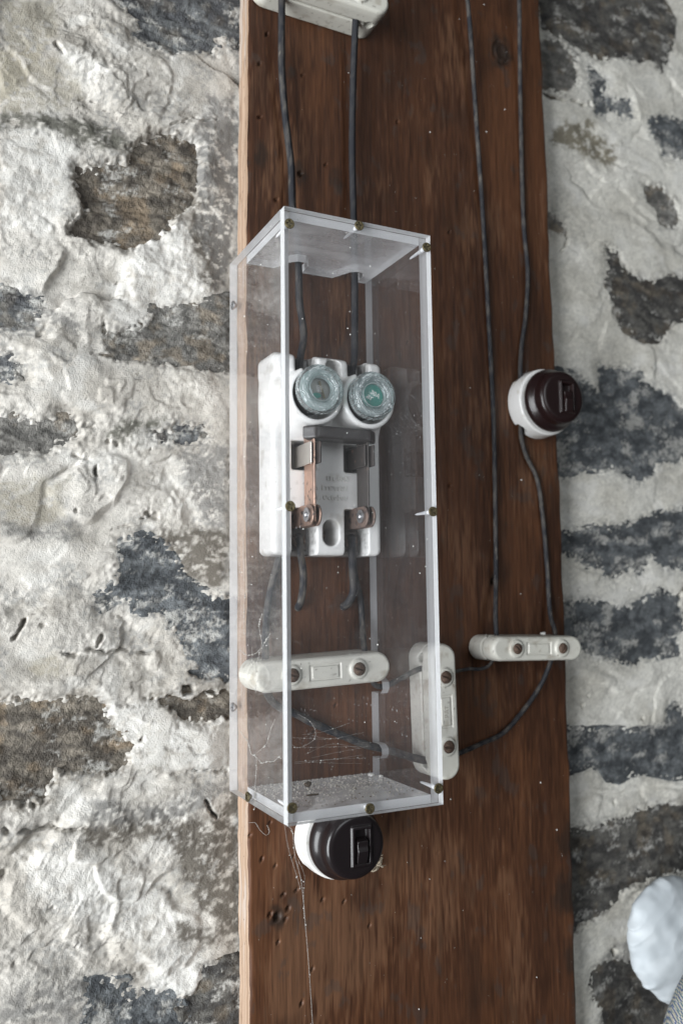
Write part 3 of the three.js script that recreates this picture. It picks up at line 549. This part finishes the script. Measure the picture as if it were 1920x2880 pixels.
      hp.geometry.computeVertexNormals();
    }
    const wash = part('washer', new THREE.CylinderGeometry(3.4, 3.4, 0.7, 28).rotateZ(Math.PI / 2).translate(bx - 3.1 - X, 17.6 - Y, 30), M.steel, fb);
    part('rivet', new THREE.SphereGeometry(1.7, 18, 12).scale(0.75, 1, 1).translate(bx - 3.4 - X, 17.6 - Y, 30), M.steel, wash);
    const ts = part('terminal_plate', plate(bx - 5.2, bx + 5.2, 1, 12, 9.8, 11.4, 0.5, () => [0.06, 0.05, 0.045]), M.copperDark, fb);
    part('terminal_screw', nets((x, y, z) => { const px = x - (bx - X), py = y - (6 - Y); let d = smax(Math.hypot(px, py) - 3.6, Math.abs(z - 12.4) - 1.4, 0.7); return smax(d, -Math.max(Math.abs(px * 0.5 + py * 0.86) - 0.5, 13 - z), 0.2); }, [bx - X - 5, 1 - Y, 10], [bx - X + 5, 11 - Y, 15], 0.4, rustColor), M.rust, ts);
  });
  raw('mounting_screw', slotted, M.rust, fb, [-0.2, -39.2, 6.5], [0, 0, 0.9]);
  // insulating cross bar that ties the two blades together
  part('cross_bar', nets((x, y, z) => {
    let d = sBox(x, y, z, 0, 57.4 - Y, 31, 21.6, 3.2, 5.2, 1.2);
    d = smax(d, (Math.abs(x) - 17.6) * 0.72 + (Math.abs(z - 31) - 2.4) * 0.7, 1.2);
    return d + 0.12 * f3(x / 4, y / 4, z / 4, 81);
  }, [-24, 52 - Y, 23.5], [24, 63 - Y, 38.5], 0.5), M.handle, fb);
}

// ---------------------------------------------------------------- plug fuses
const glassDust = tex(256, 256, (u, v) => 0.86 + 0.15 * tn(u, v, 9, 61) - 0.35 * ss(0.35, 0.8, tn(u, v, 26, 62)) - 0.25 * ss(0.5, 0.8, tn(u, v, 60, 63)), false);
const glassRelief = tex(256, 256, (u, v) => 0.5 + 0.4 * tn(u, v, 22, 64) + 0.2 * tn(u, v, 60, 65), false);
M.glass = phys({ color: RGB(0.86, 0.93, 0.93), roughness: 0.04, transmission: 1, transmissionMap: glassDust, thickness: 0, ior: 1.5, bumpMap: glassRelief, bumpScale: 0.0004 });
M.lens = phys({ color: RGB(0.93, 0.96, 0.96), roughness: 0.03, transmission: 0.95, thickness: 0, ior: 1.5 });
M.green = std({ color: RGB(0.03, 0.235, 0.19), roughness: 0.6 });
function fuse(label, at, tilt, kind) {
  const g = thing('plug_fuse', label, 'fuse', at, 'screw-in glass plug fuses'); g.rotation.set(tilt[0], tilt[1], 0);
  const lathe = (pts, n = 48) => new THREE.LatheGeometry(pts.map(p => new THREE.Vector2(...p)), n).rotateX(Math.PI / 2).scale(1, 1, 1);
  const turned = (pts, n) => { const L = lathe(pts, n); return L; };
  part('collar', turned([[0.01, -14], [9.5, -14], [10.6, -3], [10.8, -1], [0.01, -1]]), M.soot, g);
  part('glass_rim', turned([[11.3, -2.5], [11.75, -1.5], [11.8, 2.6], [11.2, 4.2], [9.8, 5.2], [8.2, 5.4], [7.0, 4.6], [6.2, 3.2], [6.0, 1.0]], 64), M.glass, g);
  for (let k = 0; k < 26; k++) { const a = k / 26 * Math.PI * 2; part('grip_rib', new THREE.CylinderGeometry(0.26, 0.26, 4.2, 6).rotateX(Math.PI / 2).translate(11.75 * Math.cos(a), 11.75 * Math.sin(a), 0.6), M.glass, g); }
  part('paper_ring', turned([[10.4, 0.2], [8.6, 0.6], [5.6, 0.5]], 48), kind ? std({ color: RGB(0.13, 0.155, 0.155), roughness: 0.5 }) : std({ color: RGB(0.36, 0.41, 0.4), roughness: 0.5 }), g);
  part('lens', turned([[6.0, 2.6], [5.5, 3.4], [3.8, 4.3], [1.6, 4.7], [0.01, 4.8]], 40), M.lens, g);
  part('lens_edge', new THREE.TorusGeometry(6.0, 0.35, 8, 40).translate(0, 0, 2.9), std({ color: RGB(0.5, 0.55, 0.55), roughness: 0.35, metalness: 0.6 }), g);
  if (kind) {
    const d = part('label_disc', new THREE.CylinderGeometry(5.9, 5.9, 0.4, 36).rotateX(Math.PI / 2).translate(0, 0, 0.9), M.green, g);
    part('white_lettering', mergeGeometries([text('30A', 2.2, 0.15).translate(1.0, 1.6, 1.12), text('ar', 2.6, 0.15).translate(-1, -1.6, 1.12)]), M.white, d).rotation.z = -0.45;
  } else {
    part('metal_disc', new THREE.CylinderGeometry(5.9, 5.9, 0.3, 36).rotateX(Math.PI / 2).translate(0, 0, -0.4), std({ color: RGB(0.3, 0.29, 0.27), metalness: 0.5, roughness: 0.5 }), g);
    part('fuse_strip', new THREE.BoxGeometry(1.1, 8.6, 0.25).rotateZ(0.3).translate(1.1, 0, 0.9), M.brass, g);
    part('teal_scrap', new THREE.CylinderGeometry(2.2, 2.2, 0.3, 20).rotateX(Math.PI / 2).scale(1, 0.6, 1).translate(-1.6, -3.0, 0.7), M.green, g);
  }
  return g;
}
fuse('clear glass plug fuse with bare metal strip behind its window', [22.5, 76.9, 39.4], [-0.03, 0.02], 0);
fuse('glass plug fuse with green paper label behind its window', [50.9, 76.4, 39.4], [-0.02, 0.0], 1);

// ---------------------------------------------------------------- cables
const CAB = 'black insulated cables clipped to the post';
const cable = (label, pts, r, dust, wob) => tag(part('cable', tubeGeo(pts, r, dust, wob), M.rubber, scene), label, 'cable', CAB);
cable('thick black cable, worn grey at its bend, running down into the clear cover', [[15, 306, 12.4], [15.5, 292.3, 12.4], [16.5, 254.1, 10], [19.2, 229.4, 8], [22.2, 203.7, 8], [22.3, 182.4, 9], [25.2, 152.7, 9.5], [25.2, 130.7, 10.5], [26.6, 111, 12.5], [23.6, 100, 15], [22.7, 92, 15]], 1.9, 0.3);
cable('thick straight black cable entering the clear cover above the green-labelled fuse', [[59.8, 306, 12.4], [59.3, 294, 12.4], [59.2, 261.8, 9], [59, 226, 7], [58.7, 184.7, 8], [58.4, 153.1, 9], [55.6, 111, 13], [54.2, 101.5, 15], [52.5, 92, 15]], 1.85, 0.08);
cable('long thin black cable running down the post to the small cleat, clear of the switch', [[126, 410, 12], [136.5, 330.9, 10], [143.7, 262.1, 5], [148.5, 202.1, 2.4], [150.4, 148.9, 2], [151.9, 88.8, 2], [151.8, 51.2, 2], [149, -10.1, 4], [142.7, -36.3, 11], [142, -46, 12.4], [141.6, -55, 12.4]], 1.35, 0.3);
cable('short brown dust-covered cable between the small cleat and the upright cleat', [[140, -57, 12], [137, -61, 11], [131.2, -62.5, 11], [124, -62, 12], [116, -62.6, 12.4], [108, -64, 12.4]], 0.95, 0.35);
cable('thin black cable running down into the top of the reddish brown switch', [[172.5, 410, 12], [175.1, 343.2, 10], [178.1, 308.1, 5], [179.3, 260.5, 2.2], [179.1, 202.1, 2], [180.9, 173.8, 2], [178, 144.8, 2], [174.5, 128, 2], [172, 112, 3], [172, 104, 3]], 1.35, 0.3);
cable('thin cable leaving the reddish brown switch downwards, curving away below the small cleat', [[172, 80, 2], [171.6, 71.8, 2], [175.1, 60.1, 2], [182.5, 46.6, 2], [186, 21.4, 2], [187.7, -10.1, 2.2], [185.6, -34.9, 6], [184.2, -43.4, 11], [182.5, -53, 12.4], [179.6, -61.4, 11.5], [176.2, -74.8, 6], [165, -88.6, 3.5], [151.2, -99.4, 3.5], [134.6, -103.2, 6.5], [117.1, -105.6, 12.4], [104, -108.6, 12.4]], 1.35, 0.36);
cable('dusty cable crossing the inside of the clear cover below the cream cleat', [[98, -108.5, 12.4], [92.3, -107.4, 12], [74.3, -101.5, 6], [63.3, -98.3, 4], [50.2, -92.7, 3], [36.8, -86.5, 2.6], [23.6, -79.5, 2.6], [15.2, -75.9, 4], [8.6, -70.2, 8], [5.2, -65, 12], [4.8, -57, 12.4]], 1.95, 0.42, 0.3);
cable('short dusty cable between the cream cleat and the upright cleat', [[98, -60.6, 12.4], [92.6, -60.4, 12], [80, -66, 9], [73.8, -68.6, 8], [66, -67.4, 10.5], [61.5, -61, 12.4]], 1.4, 0.45, 0.3);
cable('grey cable slanting from behind the fuse block to the cream cleat', [[19, 10, 3], [15.9, -2.2, 3], [12.7, -14.2, 2.4], [10.2, -26, 2.4], [8.1, -40.9, 4.5], [5.6, -49.8, 11], [5, -56, 12.4]], 1.75, 0.62);
cable('thin dull cable from behind the fuse block to the cream cleat beside the clear cover', [[57, 6, 3], [58, -4, 2.2], [60.3, -14.4, 2.2], [62.5, -22.6, 2.2], [62.7, -35.1, 3.5], [61.6, -40, 6], [59.6, -50, 11.5], [60, -56, 12.4]], 1.6, 0.5);
cable('cut grey cable end hanging from the lower terminal under the copper blade', [[22.7, 8, 14], [23.4, 1, 13], [26.4, -7, 9.5], [27.4, -16.7, 7.4], [27.2, -24.7, 4], [27.6, -28, -1.5]], 1.9, 0.6);
cable('cut black cable end hanging from the lower terminal under the darkened blade', [[51.8, 8, 14], [52.4, 1, 13], [54.6, -10.2, 9.5], [55.6, -20.2, 7.4], [53.8, -25.8, 4], [53.4, -27.4, -1.5]], 2.1, 0.2, 0.4);

// ---------------------------------------------------------------- clear acrylic cover over the fuse block
const T = 4, BW = 73.2, BD = 61.4, BY1 = 154.1, BY0 = -117.7, G = 0.15;
const dusty = (lo, k) => { const t = tex(640, 640, (u, v) => {
  let d = lo + 0.25 * lo * tn(u, v, 6, k) + 0.5 * lo * ss(0.1, 0.8, tn(u, v, 14, k + 1)) + Math.min(0.012, 0.35 * lo) * tn(u, v, 150, k + 2) + 0.12 * lo * tn(u, v, 40, k + 6);
  d += 0.5 * ss(0.9, 0.97, tn(u, v, 170, k + 3)) * ss(-0.1, 0.5, tn(u, v, 7, k + 5));                                  // specks
  const a = u * 0.6 + v, sc = n2(a * 420, (v - u * 0.5) * 10, k + 4); d += 0.10 * ss(0.93, 0.99, sc);                  // fine scratches
  return clamp(1 - d);
}, false); t.repeat.set(1 / 140, 1 / 140); return t; };
const clear = (lo, k) => phys({ color: RGB(0.975, 0.975, 0.98), roughness: 0.035, transmission: 1, transmissionMap: dusty(lo, k), thickness: 0, ior: 1.49 });
M.pane = clear(0.008, 301); M.paneSide = clear(0.015, 311); M.paneTop = clear(0.3, 321); M.paneFloor = clear(0.46, 331);
const sawn = tex(256, 256, (u, v) => 0.6 + 0.25 * tn(u, v, 60, 341) + 0.15 * tn(u, v, 120, 342), false);
M.edge = phys({ color: RGB(0.91, 0.92, 0.93), roughness: 0.5, transmission: 0.3, thickness: 0, ior: 1.49, bumpMap: sawn, bumpScale: 0.0003 });
M.edgeClear = phys({ color: RGB(0.91, 0.92, 0.93), roughness: 0.3, transmission: 0.62, thickness: 0, ior: 1.49 });
const cover = thing('acrylic_cover', 'tall clear acrylic box screwed over the fuse block, dusty inside', 'cover', [0, 0, 0]);
function panel(name, outline, basis, origin, mat, edge = M.edge) {     // outline in the panel's own plane, thickness along -z of the basis
  const s = new THREE.Shape(outline.map(p => new THREE.Vector2(...p)));
  const g = new THREE.ExtrudeGeometry(s, { depth: T, bevelEnabled: false, curveSegments: 10 });
  const m = new THREE.Matrix4().makeBasis(...basis.map(b => new THREE.Vector3(...b))); m.setPosition(...origin); g.applyMatrix4(m);
  return part(name, g, [mat, edge], cover);
}
const rect = (a0, a1, b0, b1) => [[a0, b0], [a1, b0], [a1, b1], [a0, b1]];
const Di = BD - T;
panel('front_panel', rect(-T, BW, BY0, BY1), [[1, 0, 0], [0, 1, 0], [0, 0, 1]], [0, 0, Di], M.pane);
panel('side_panel', rect(-13.4, Di - G, BY0 + G, BY1 - G), [[0, 0, 1], [0, 1, 0], [-1, 0, 0]], [-0.35, 0, 0], M.paneSide);
// the other side panel has two notches for the cables in its back edge
panel('side_panel', [[0.6, BY0 + G], [Di - G, BY0 + G], [Di - G, BY1 - G], [0.6, BY1 - G], [0.6, -64.2], [9, -64.2], [12.2, -66], [12.6, -69.5], [10.5, -72], [0.6, -72], [0.6, -98], [8, -98.2], [10.6, -100], [10.8, -103], [8.6, -105.2], [0.6, -105.4]], [[0, 0, 1], [0, 1, 0], [-1, 0, 0]], [BW, 0, 0], M.pane, M.edgeClear);
panel('top_panel', [[G, Di - G], [G, 0.6], [15, 0.6], [20, 11.5], [23, 14.2], [27.5, 14.2], [30, 11.5], [31, 0.6], [49, 0.6], [54, 12], [58, 14.5], [61.5, 13.5], [63.2, 10], [63.2, 0.6], [BW - T - G, 0.6], [BW - T - G, Di - G]], [[1, 0, 0], [0, 0, 1], [0, -1, 0]], [0, BY1 - G, 0], M.paneTop);
panel('bottom_panel', rect(G, BW - T - G, 0.6, Di - G), [[1, 0, 0], [0, 0, 1], [0, -1, 0]], [0, BY0 + T + G, 0], M.paneFloor);
M.frost = phys({ color: RGB(0.85, 0.86, 0.88), roughness: 0.6, transmission: 0.25, thickness: 0 });
const pilot = new THREE.CylinderGeometry(0.55, 1.15, 13, 12).rotateX(-Math.PI / 2).translate(0, 0, -8.2).scale(MM, MM, MM), pilotTip = new THREE.ConeGeometry(0.55, 2, 10).rotateX(-Math.PI / 2).translate(0, 0, -15.7).scale(MM, MM, MM);
const pilotGeo = mergeGeometries([pilot, pilotTip]);
for (const [x, y] of [[-1.5, 146.2], [34, 151.9], [71, 147.8], [-2, 17.8], [71.2, 17.8], [-2, -110.4], [35, -115], [70.8, -110.2]]) {
  const s = raw('cover_screw', phillips, M.brass, cover, [x, y, BD], [0, 0, rr(-0.7, 0.7)]);
  raw('pilot_hole', pilotGeo, M.frost, s, [0, 0, 0]);
}
for (const [y, z] of [[129.9, -8], [-76, -8], [-115.2, 13]]) raw('cover_screw', phillips, z > 0 ? M.brass : M.steel, cover, [-T - 0.45, y, z], [0, -Math.PI / 2, rr(-0.7, 0.7)]);

// ---------------------------------------------------------------- dust, crumbs and cobwebs
function grains(name, label, n, place, mat, size, category) {
  const m = new THREE.InstancedMesh(new THREE.IcosahedronGeometry(0.5, 0).scale(MM, MM, MM), mat, n), q = new THREE.Object3D();
  for (let k = 0; k < n; k++) { const [x, y, z] = place(k), s = size(k); q.position.set(x * MM, y * MM, z * MM); q.rotation.set(rr(0, 6), rr(0, 6), rr(0, 6)); q.scale.set(s * rr(0.6, 1.3), s * rr(0.6, 1.3), s * rr(0.6, 1.3)); q.updateMatrix(); m.setMatrixAt(k, q.matrix); }
  m.name = numbered(name); scene.add(m); return tag(m, label, category, null, 'stuff');
}
const floorY = BY0 + T + G;
const M_grit = std({ color: RGB(0.5, 0.47, 0.42), roughness: 0.95 }), M_darkGrit = std({ color: RGB(0.16, 0.13, 0.10), roughness: 0.95 });
grains('plaster_grit', 'pale plaster grit lying on the floor of the clear cover', 1500, () => [rr(1, BW - T - 1), floorY + 0.12, rr(1, Di - 1) * Math.sqrt(rnd())], M_grit, () => 0.25 + 0.8 * rnd() ** 4, 'grit');
grains('brown_grit', 'brown wood dust crumbs on the floor of the clear cover', 500, () => [rr(1, BW - T - 1), floorY + 0.12, rr(1, Di - 1)], M_darkGrit, () => 0.2 + 0.7 * rnd() ** 5, 'grit');
grains('whitewash_specks', 'tiny white whitewash specks scattered over the dark post', 220, () => { const x = rr(4, 198), y = rr(-300, 380); return [x, y, woodZ(x, y) + 0.05]; }, M.white, () => 0.2 + 0.8 * rnd() ** 7, 'specks');
grains('dust_specks', 'white dust specks stuck to the panels of the clear cover', 420, k => k % 3 ? [rr(0, BW), rr(BY0, BY1), BD + 0.05] : [-T - 0.4, rr(BY0, BY1), rr(0, Di)], M.white, () => 0.14 + 0.55 * rnd() ** 6, 'specks');
function lump(name, label, at, r, mat, category, squash = [1, 1, 1], k = 1) {
  const g = nets((x, y, z) => Math.hypot(x / squash[0], y / squash[1], z / squash[2]) - r * (0.8 + 0.5 * f3(x / r * 1.4 + k, y / r * 1.4, z / r * 1.4, 91)), [-r * 1.8 * squash[0], -r * 1.8 * squash[1], -r * 1.8 * squash[2]], [r * 1.8 * squash[0], r * 1.8 * squash[1], r * 1.8 * squash[2]], r / 5);
  const m = part(name, g, mat, scene); m.position.set(at[0] * MM, at[1] * MM, at[2] * MM); return tag(m, label, category);
}
lump('dirt_crumb', 'dark round dirt crumb on the floor of the clear cover', [25.6, floorY + 1.4, 15.8], 2.0, M.crumb, 'crumb', [1.3, 0.8, 1]);
lump('dirt_crumb', 'long dark splinter of dirt on the floor of the clear cover', [20, floorY + 0.5, 33], 0.9, M.crumb, 'crumb', [4.2, 0.7, 0.9], 2);
lump('plaster_flake', 'larger white plaster flake in the back corner of the clear cover floor', [63, floorY + 1.0, 10], 1.5, M.white, 'flake', [1.5, 0.7, 1], 3);
lump('plaster_flake', 'smaller white plaster flake in the back corner of the clear cover floor', [66.5, floorY + 0.8, 14], 1.1, M.white, 'flake', [1.2, 0.8, 1], 4);
lump('plaster_flake', 'white plaster flake lying on the small cleat over the post edge, between its screws', [173, -44.3, 14], 1.3, M.white, 'flake', [1.5, 0.8, 1], 5);
lump('plaster_flake', 'tiny white plaster flake on the rounded end of the small cleat', [139.5, -45, 6], 1.0, M.white, 'flake', [0.8, 1.2, 0.8], 6);
lump('plaster_flake', 'white flake caught in the seam of the small cleat', [141.5, -44.6, 12], 0.9, M.white, 'flake', [0.8, 1.3, 0.8], 7);

function strand(parent, pts, r, bead) {
  const c = new THREE.CatmullRomCurve3(pts.map(p => new THREE.Vector3(...p)), false, 'centripetal'), L = c.getLength(), gs = [new THREE.TubeGeometry(c, Math.max(6, Math.round(L / 1.5)), r * 0.55, 5)];
  for (let k = 0; k < L * bead * 1.5; k++) { const p = c.getPoint(rnd()), s = 0.09 + 0.34 * rnd() ** 4; gs.push(new THREE.TetrahedronGeometry(s, 1).rotateX(rnd() * 6).rotateY(rnd() * 6).translate(p.x + rr(-0.3, 0.3), p.y + rr(-0.3, 0.3), p.z + rr(-0.3, 0.3))); }
  return part('strand', mergeGeometries(gs.map(g => (g.index ? g.toNonIndexed() : g))), M.web, parent);
}
const webA = thing('cobweb', 'dusty beaded cobweb on the side of the clear cover near its floor', 'cobweb', [0, 0, 0], 'cobwebs');
strand(webA, [[-4.6, -86.3, 3.4], [-4.7, -90, 14.6], [-4.7, -94.4, 18.9], [-4.6, -94.9, 25.2], [-4.7, -108.6, 24], [-4.6, -118.8, 22.9]], 0.13, 1.5);
strand(webA, [[-4.6, -94.9, 25.2], [-4.7, -96.2, 32], [-4.7, -94.7, 39.3], [-4.7, -92.9, 47.9], [-4.6, -89.5, 54.7]], 0.1, 1.3);
strand(webA, [[-4.6, -74.7, 49], [-4.8, -80, 44], [-4.7, -86.3, 39.4], [-4.6, -92.4, 27.3]], 0.08, 0.5);
const webB = thing('cobweb', 'cobweb tangle caught on the clear cover in front of the cream cleat', 'cobweb', [0, 0, 0], 'cobwebs');
strand(webB, [[-4.6, -37.7, 43.8], [-4.7, -46, 31.8], [-4.7, -54.4, 25.5], [-4.6, -66, 25.4]], 0.1, 0.9);
strand(webB, [[-4.6, -29.3, 34], [-4.7, -34.5, 29.8], [-4.7, -43.8, 32.8], [-4.7, -49.2, 14.8], [-4.6, -47.5, 3.5]], 0.1, 1.2);
strand(webB, [[-4.6, -45, 20], [-4.7, -54.7, 21.3], [-4.7, -60, 27.5], [-4.6, -64.7, 24.4]], 0.08, 0.8);
strand(webB, [[-4.6, 4, 1], [-4.7, -8, 3], [-4.7, -15, 12], [-4.7, -26, 9], [-4.6, -40, 9]], 0.09, 0.4);
const webC = thing('cobweb', 'long hanging cobweb thread from the lower corner of the clear cover', 'cobweb', [0, 0, 0], 'cobwebs');
strand(webC, [[-3, -118, 60], [-0.6, -120.9, 58], [1.5, -132.4, 56], [4.8, -142.1, 54], [9.3, -171.6, 50], [13.4, -206.8, 46], [16, -235, 43]], 0.13, 0.35);
strand(webC, [[-3.4, -117.9, 56], [-1, -128, 54], [3, -140, 53], [6.4, -147.9, 50]], 0.09, 0.3);
strand(webC, [[22, -148, 11], [17.1, -150, 30], [11.3, -152, 42], [7.4, -160, 51.4]], 0.09, 0.2);
const webD = thing('cobweb', 'fine dusty webbing stretched along the cable inside the clear cover', 'cobweb', [0, 0, 0], 'cobwebs');
for (let k = 0; k < 9; k++) { const y = rr(-106, -88), x0 = rr(20, 34), x1 = rr(52, 66); strand(webD, [[x0, y + rr(-3, 3), rr(3, 8)], [(x0 + x1) / 2, y + rr(-1, 1), rr(4, 9)], [x1, y + rr(-3, 3), rr(3, 8)]], 0.06, 0.25); }
strand(webD, [[25, -80, 5], [31, -84, 7], [34, -92, 6], [24, -96, 6], [18, -90, 5]], 0.08, 0.8);
const fl = thing('web_thread', 'curled pale thread on the post below the clear cover', 'thread', [0, 0, 0]);
strand(fl, [[0.5, -130.4, 1.4], [3.5, -130.5, 1.6], [6.1, -134.5, 1.6], [9.8, -137.4, 1.5], [11, -135.8, 1.5], [9.9, -132.6, 1.4]], 0.16, 0.4);
const scrap = thing('dry_web_scrap', 'crumpled tan scrap of dried webbing stuck beside the lower switch', 'web scrap', [70, -159.5, 0]);
M.tan = std({ color: RGB(0.4, 0.34, 0.26), roughness: 0.95 });
for (let k = 0; k < 9; k++) { const a = rr(-0.5, 1.2); const pts = []; for (let q = 0; q < 5; q++) pts.push(new THREE.Vector3((q - 2) * 2.1 * Math.cos(a) + rr(-1.6, 1.6), (q - 2) * 2.1 * Math.sin(a) + rr(-1.6, 1.6), 1.2 + rr(-0.6, 1.6))); part('fibre', new THREE.TubeGeometry(new THREE.CatmullRomCurve3(pts), 20, rr(0.15, 0.45), 5), M.tan, scrap); }

// ---------------------------------------------------------------- things leaning into the lower corner
M.wrap = phys({ vertexColors: true, roughness: 0.62, specularIntensity: 0.5 });
const bundle = thing('wrapped_bundle', 'pale rounded bundle wrapped in crinkled white plastic by the wall', 'bundle', [275, -234, 2]);
part('white_body', nets((x, y, z) => {
  const a = -0.5, u = x * Math.cos(a) - y * Math.sin(a), v = x * Math.sin(a) + y * Math.cos(a);
  return (Math.hypot(u / 34, v / 40, z / 13) - 1) * 13 + 0.9 * Math.abs(n3(u / 20, v / 6, z / 14, 401)) + 0.3 * n3(u / 6, v / 11, z / 6, 402);
}, [-53, -55, -23], [53, 55, 23], 1.1, (x, y, z) => mix3([0.42, 0.455, 0.48], [0.5, 0.535, 0.56], ss(-0.3, 0.4, f3(x / 9, y / 9, z / 9, 403)))), M.wrap, bundle);
const weave = tex(512, 512, (u, v) => {
  const n = 26, a = (u + v) * n, b = (u - v) * n, wa = Math.abs((a % 1 + 1) % 1 - 0.5) * 2, wb = Math.abs((b % 1 + 1) % 1 - 0.5) * 2, over = (Math.floor(a) + Math.floor(b)) & 1;
  const c = over ? [0.62, 0.58, 0.47] : (Math.floor(a * 0.5) & 1 ? [0.06, 0.11, 0.26] : [0.10, 0.18, 0.24]); const t = 0.75 + 0.25 * tn(u, v, 60, 421);
  return mix3(c, [0.2, 0.25, 0.2], 0.25 * ss(0, 0.6, tn(u, v, 12, 422))).map(q => q * t * (0.8 + 0.2 * Math.min(wa, wb)));
}, true);
const cloth = thing('woven_cloth', 'blue and cream woven cloth bulging beside the plastic wrapped bundle', 'cloth', [279, -282, 34]);
part('fabric', (() => {
  const g = new THREE.SphereGeometry(1, 96, 72), p = g.attributes.position;
  for (let k = 0; k < p.count; k++) { const x = p.getX(k), y = p.getY(k), z = p.getZ(k), f = 1 + 0.05 * f3(x * 2, y * 2, z * 2, 431) + 0.02 * f3(x * 7, y * 7, z * 7, 432); p.setXYZ(k, x * 46 * f, y * 50 * f, z * 22 * f); }
  const uv = g.attributes.uv; for (let k = 0; k < p.count; k++) uv.setXY(k, (p.getX(k) + 0.4 * p.getZ(k)) / 34, (p.getY(k) + 0.4 * p.getZ(k)) / 34);
  g.computeVertexNormals(); return g;
})(), std({ map: weave, roughness: 0.95, bumpMap: weave, bumpScale: 0.0006 }), cloth);
weave.repeat.set(1, 1);

// ---------------------------------------------------------------- the window that lights the place and the added fill window (outside the picture)
for (const wd of WINDOW_AND_FILL) {
  const g = new THREE.Group(); g.name = numbered('window'); g.position.set(...wd.at); g.lookAt(...wd.to); scene.add(g);
  // a Group looks along +z towards its target; the bright pane sits 3 cm behind the light
  tag(g, wd.power > 3 ? 'bright window with white frame lighting the post from its pale sawn side' : 'added far window with white frame, soft fill on the front of the post', 'window', null, 'structure');
  const pm = new THREE.MeshStandardMaterial({ color: 0x111111, emissive: RGB(...wd.tint), emissiveIntensity: 1.6 });
  const W = wd.w * 1000, H = wd.h * 1000;
  part('window_pane', new THREE.BoxGeometry(W, H, 4).translate(0, 0, -34), pm, g);
  const fm = std({ color: RGB(0.75, 0.75, 0.73), roughness: 0.5 });
  for (const s of [-1, 1]) { part('frame_stile', new THREE.BoxGeometry(60, H + 120, 50).translate(s * (W / 2 + 31), 0, -34), fm, g); part('frame_rail', new THREE.BoxGeometry(W, 60, 50).translate(0, s * (H / 2 + 31), -34), fm, g); }
}

renderer.render(scene, camera);
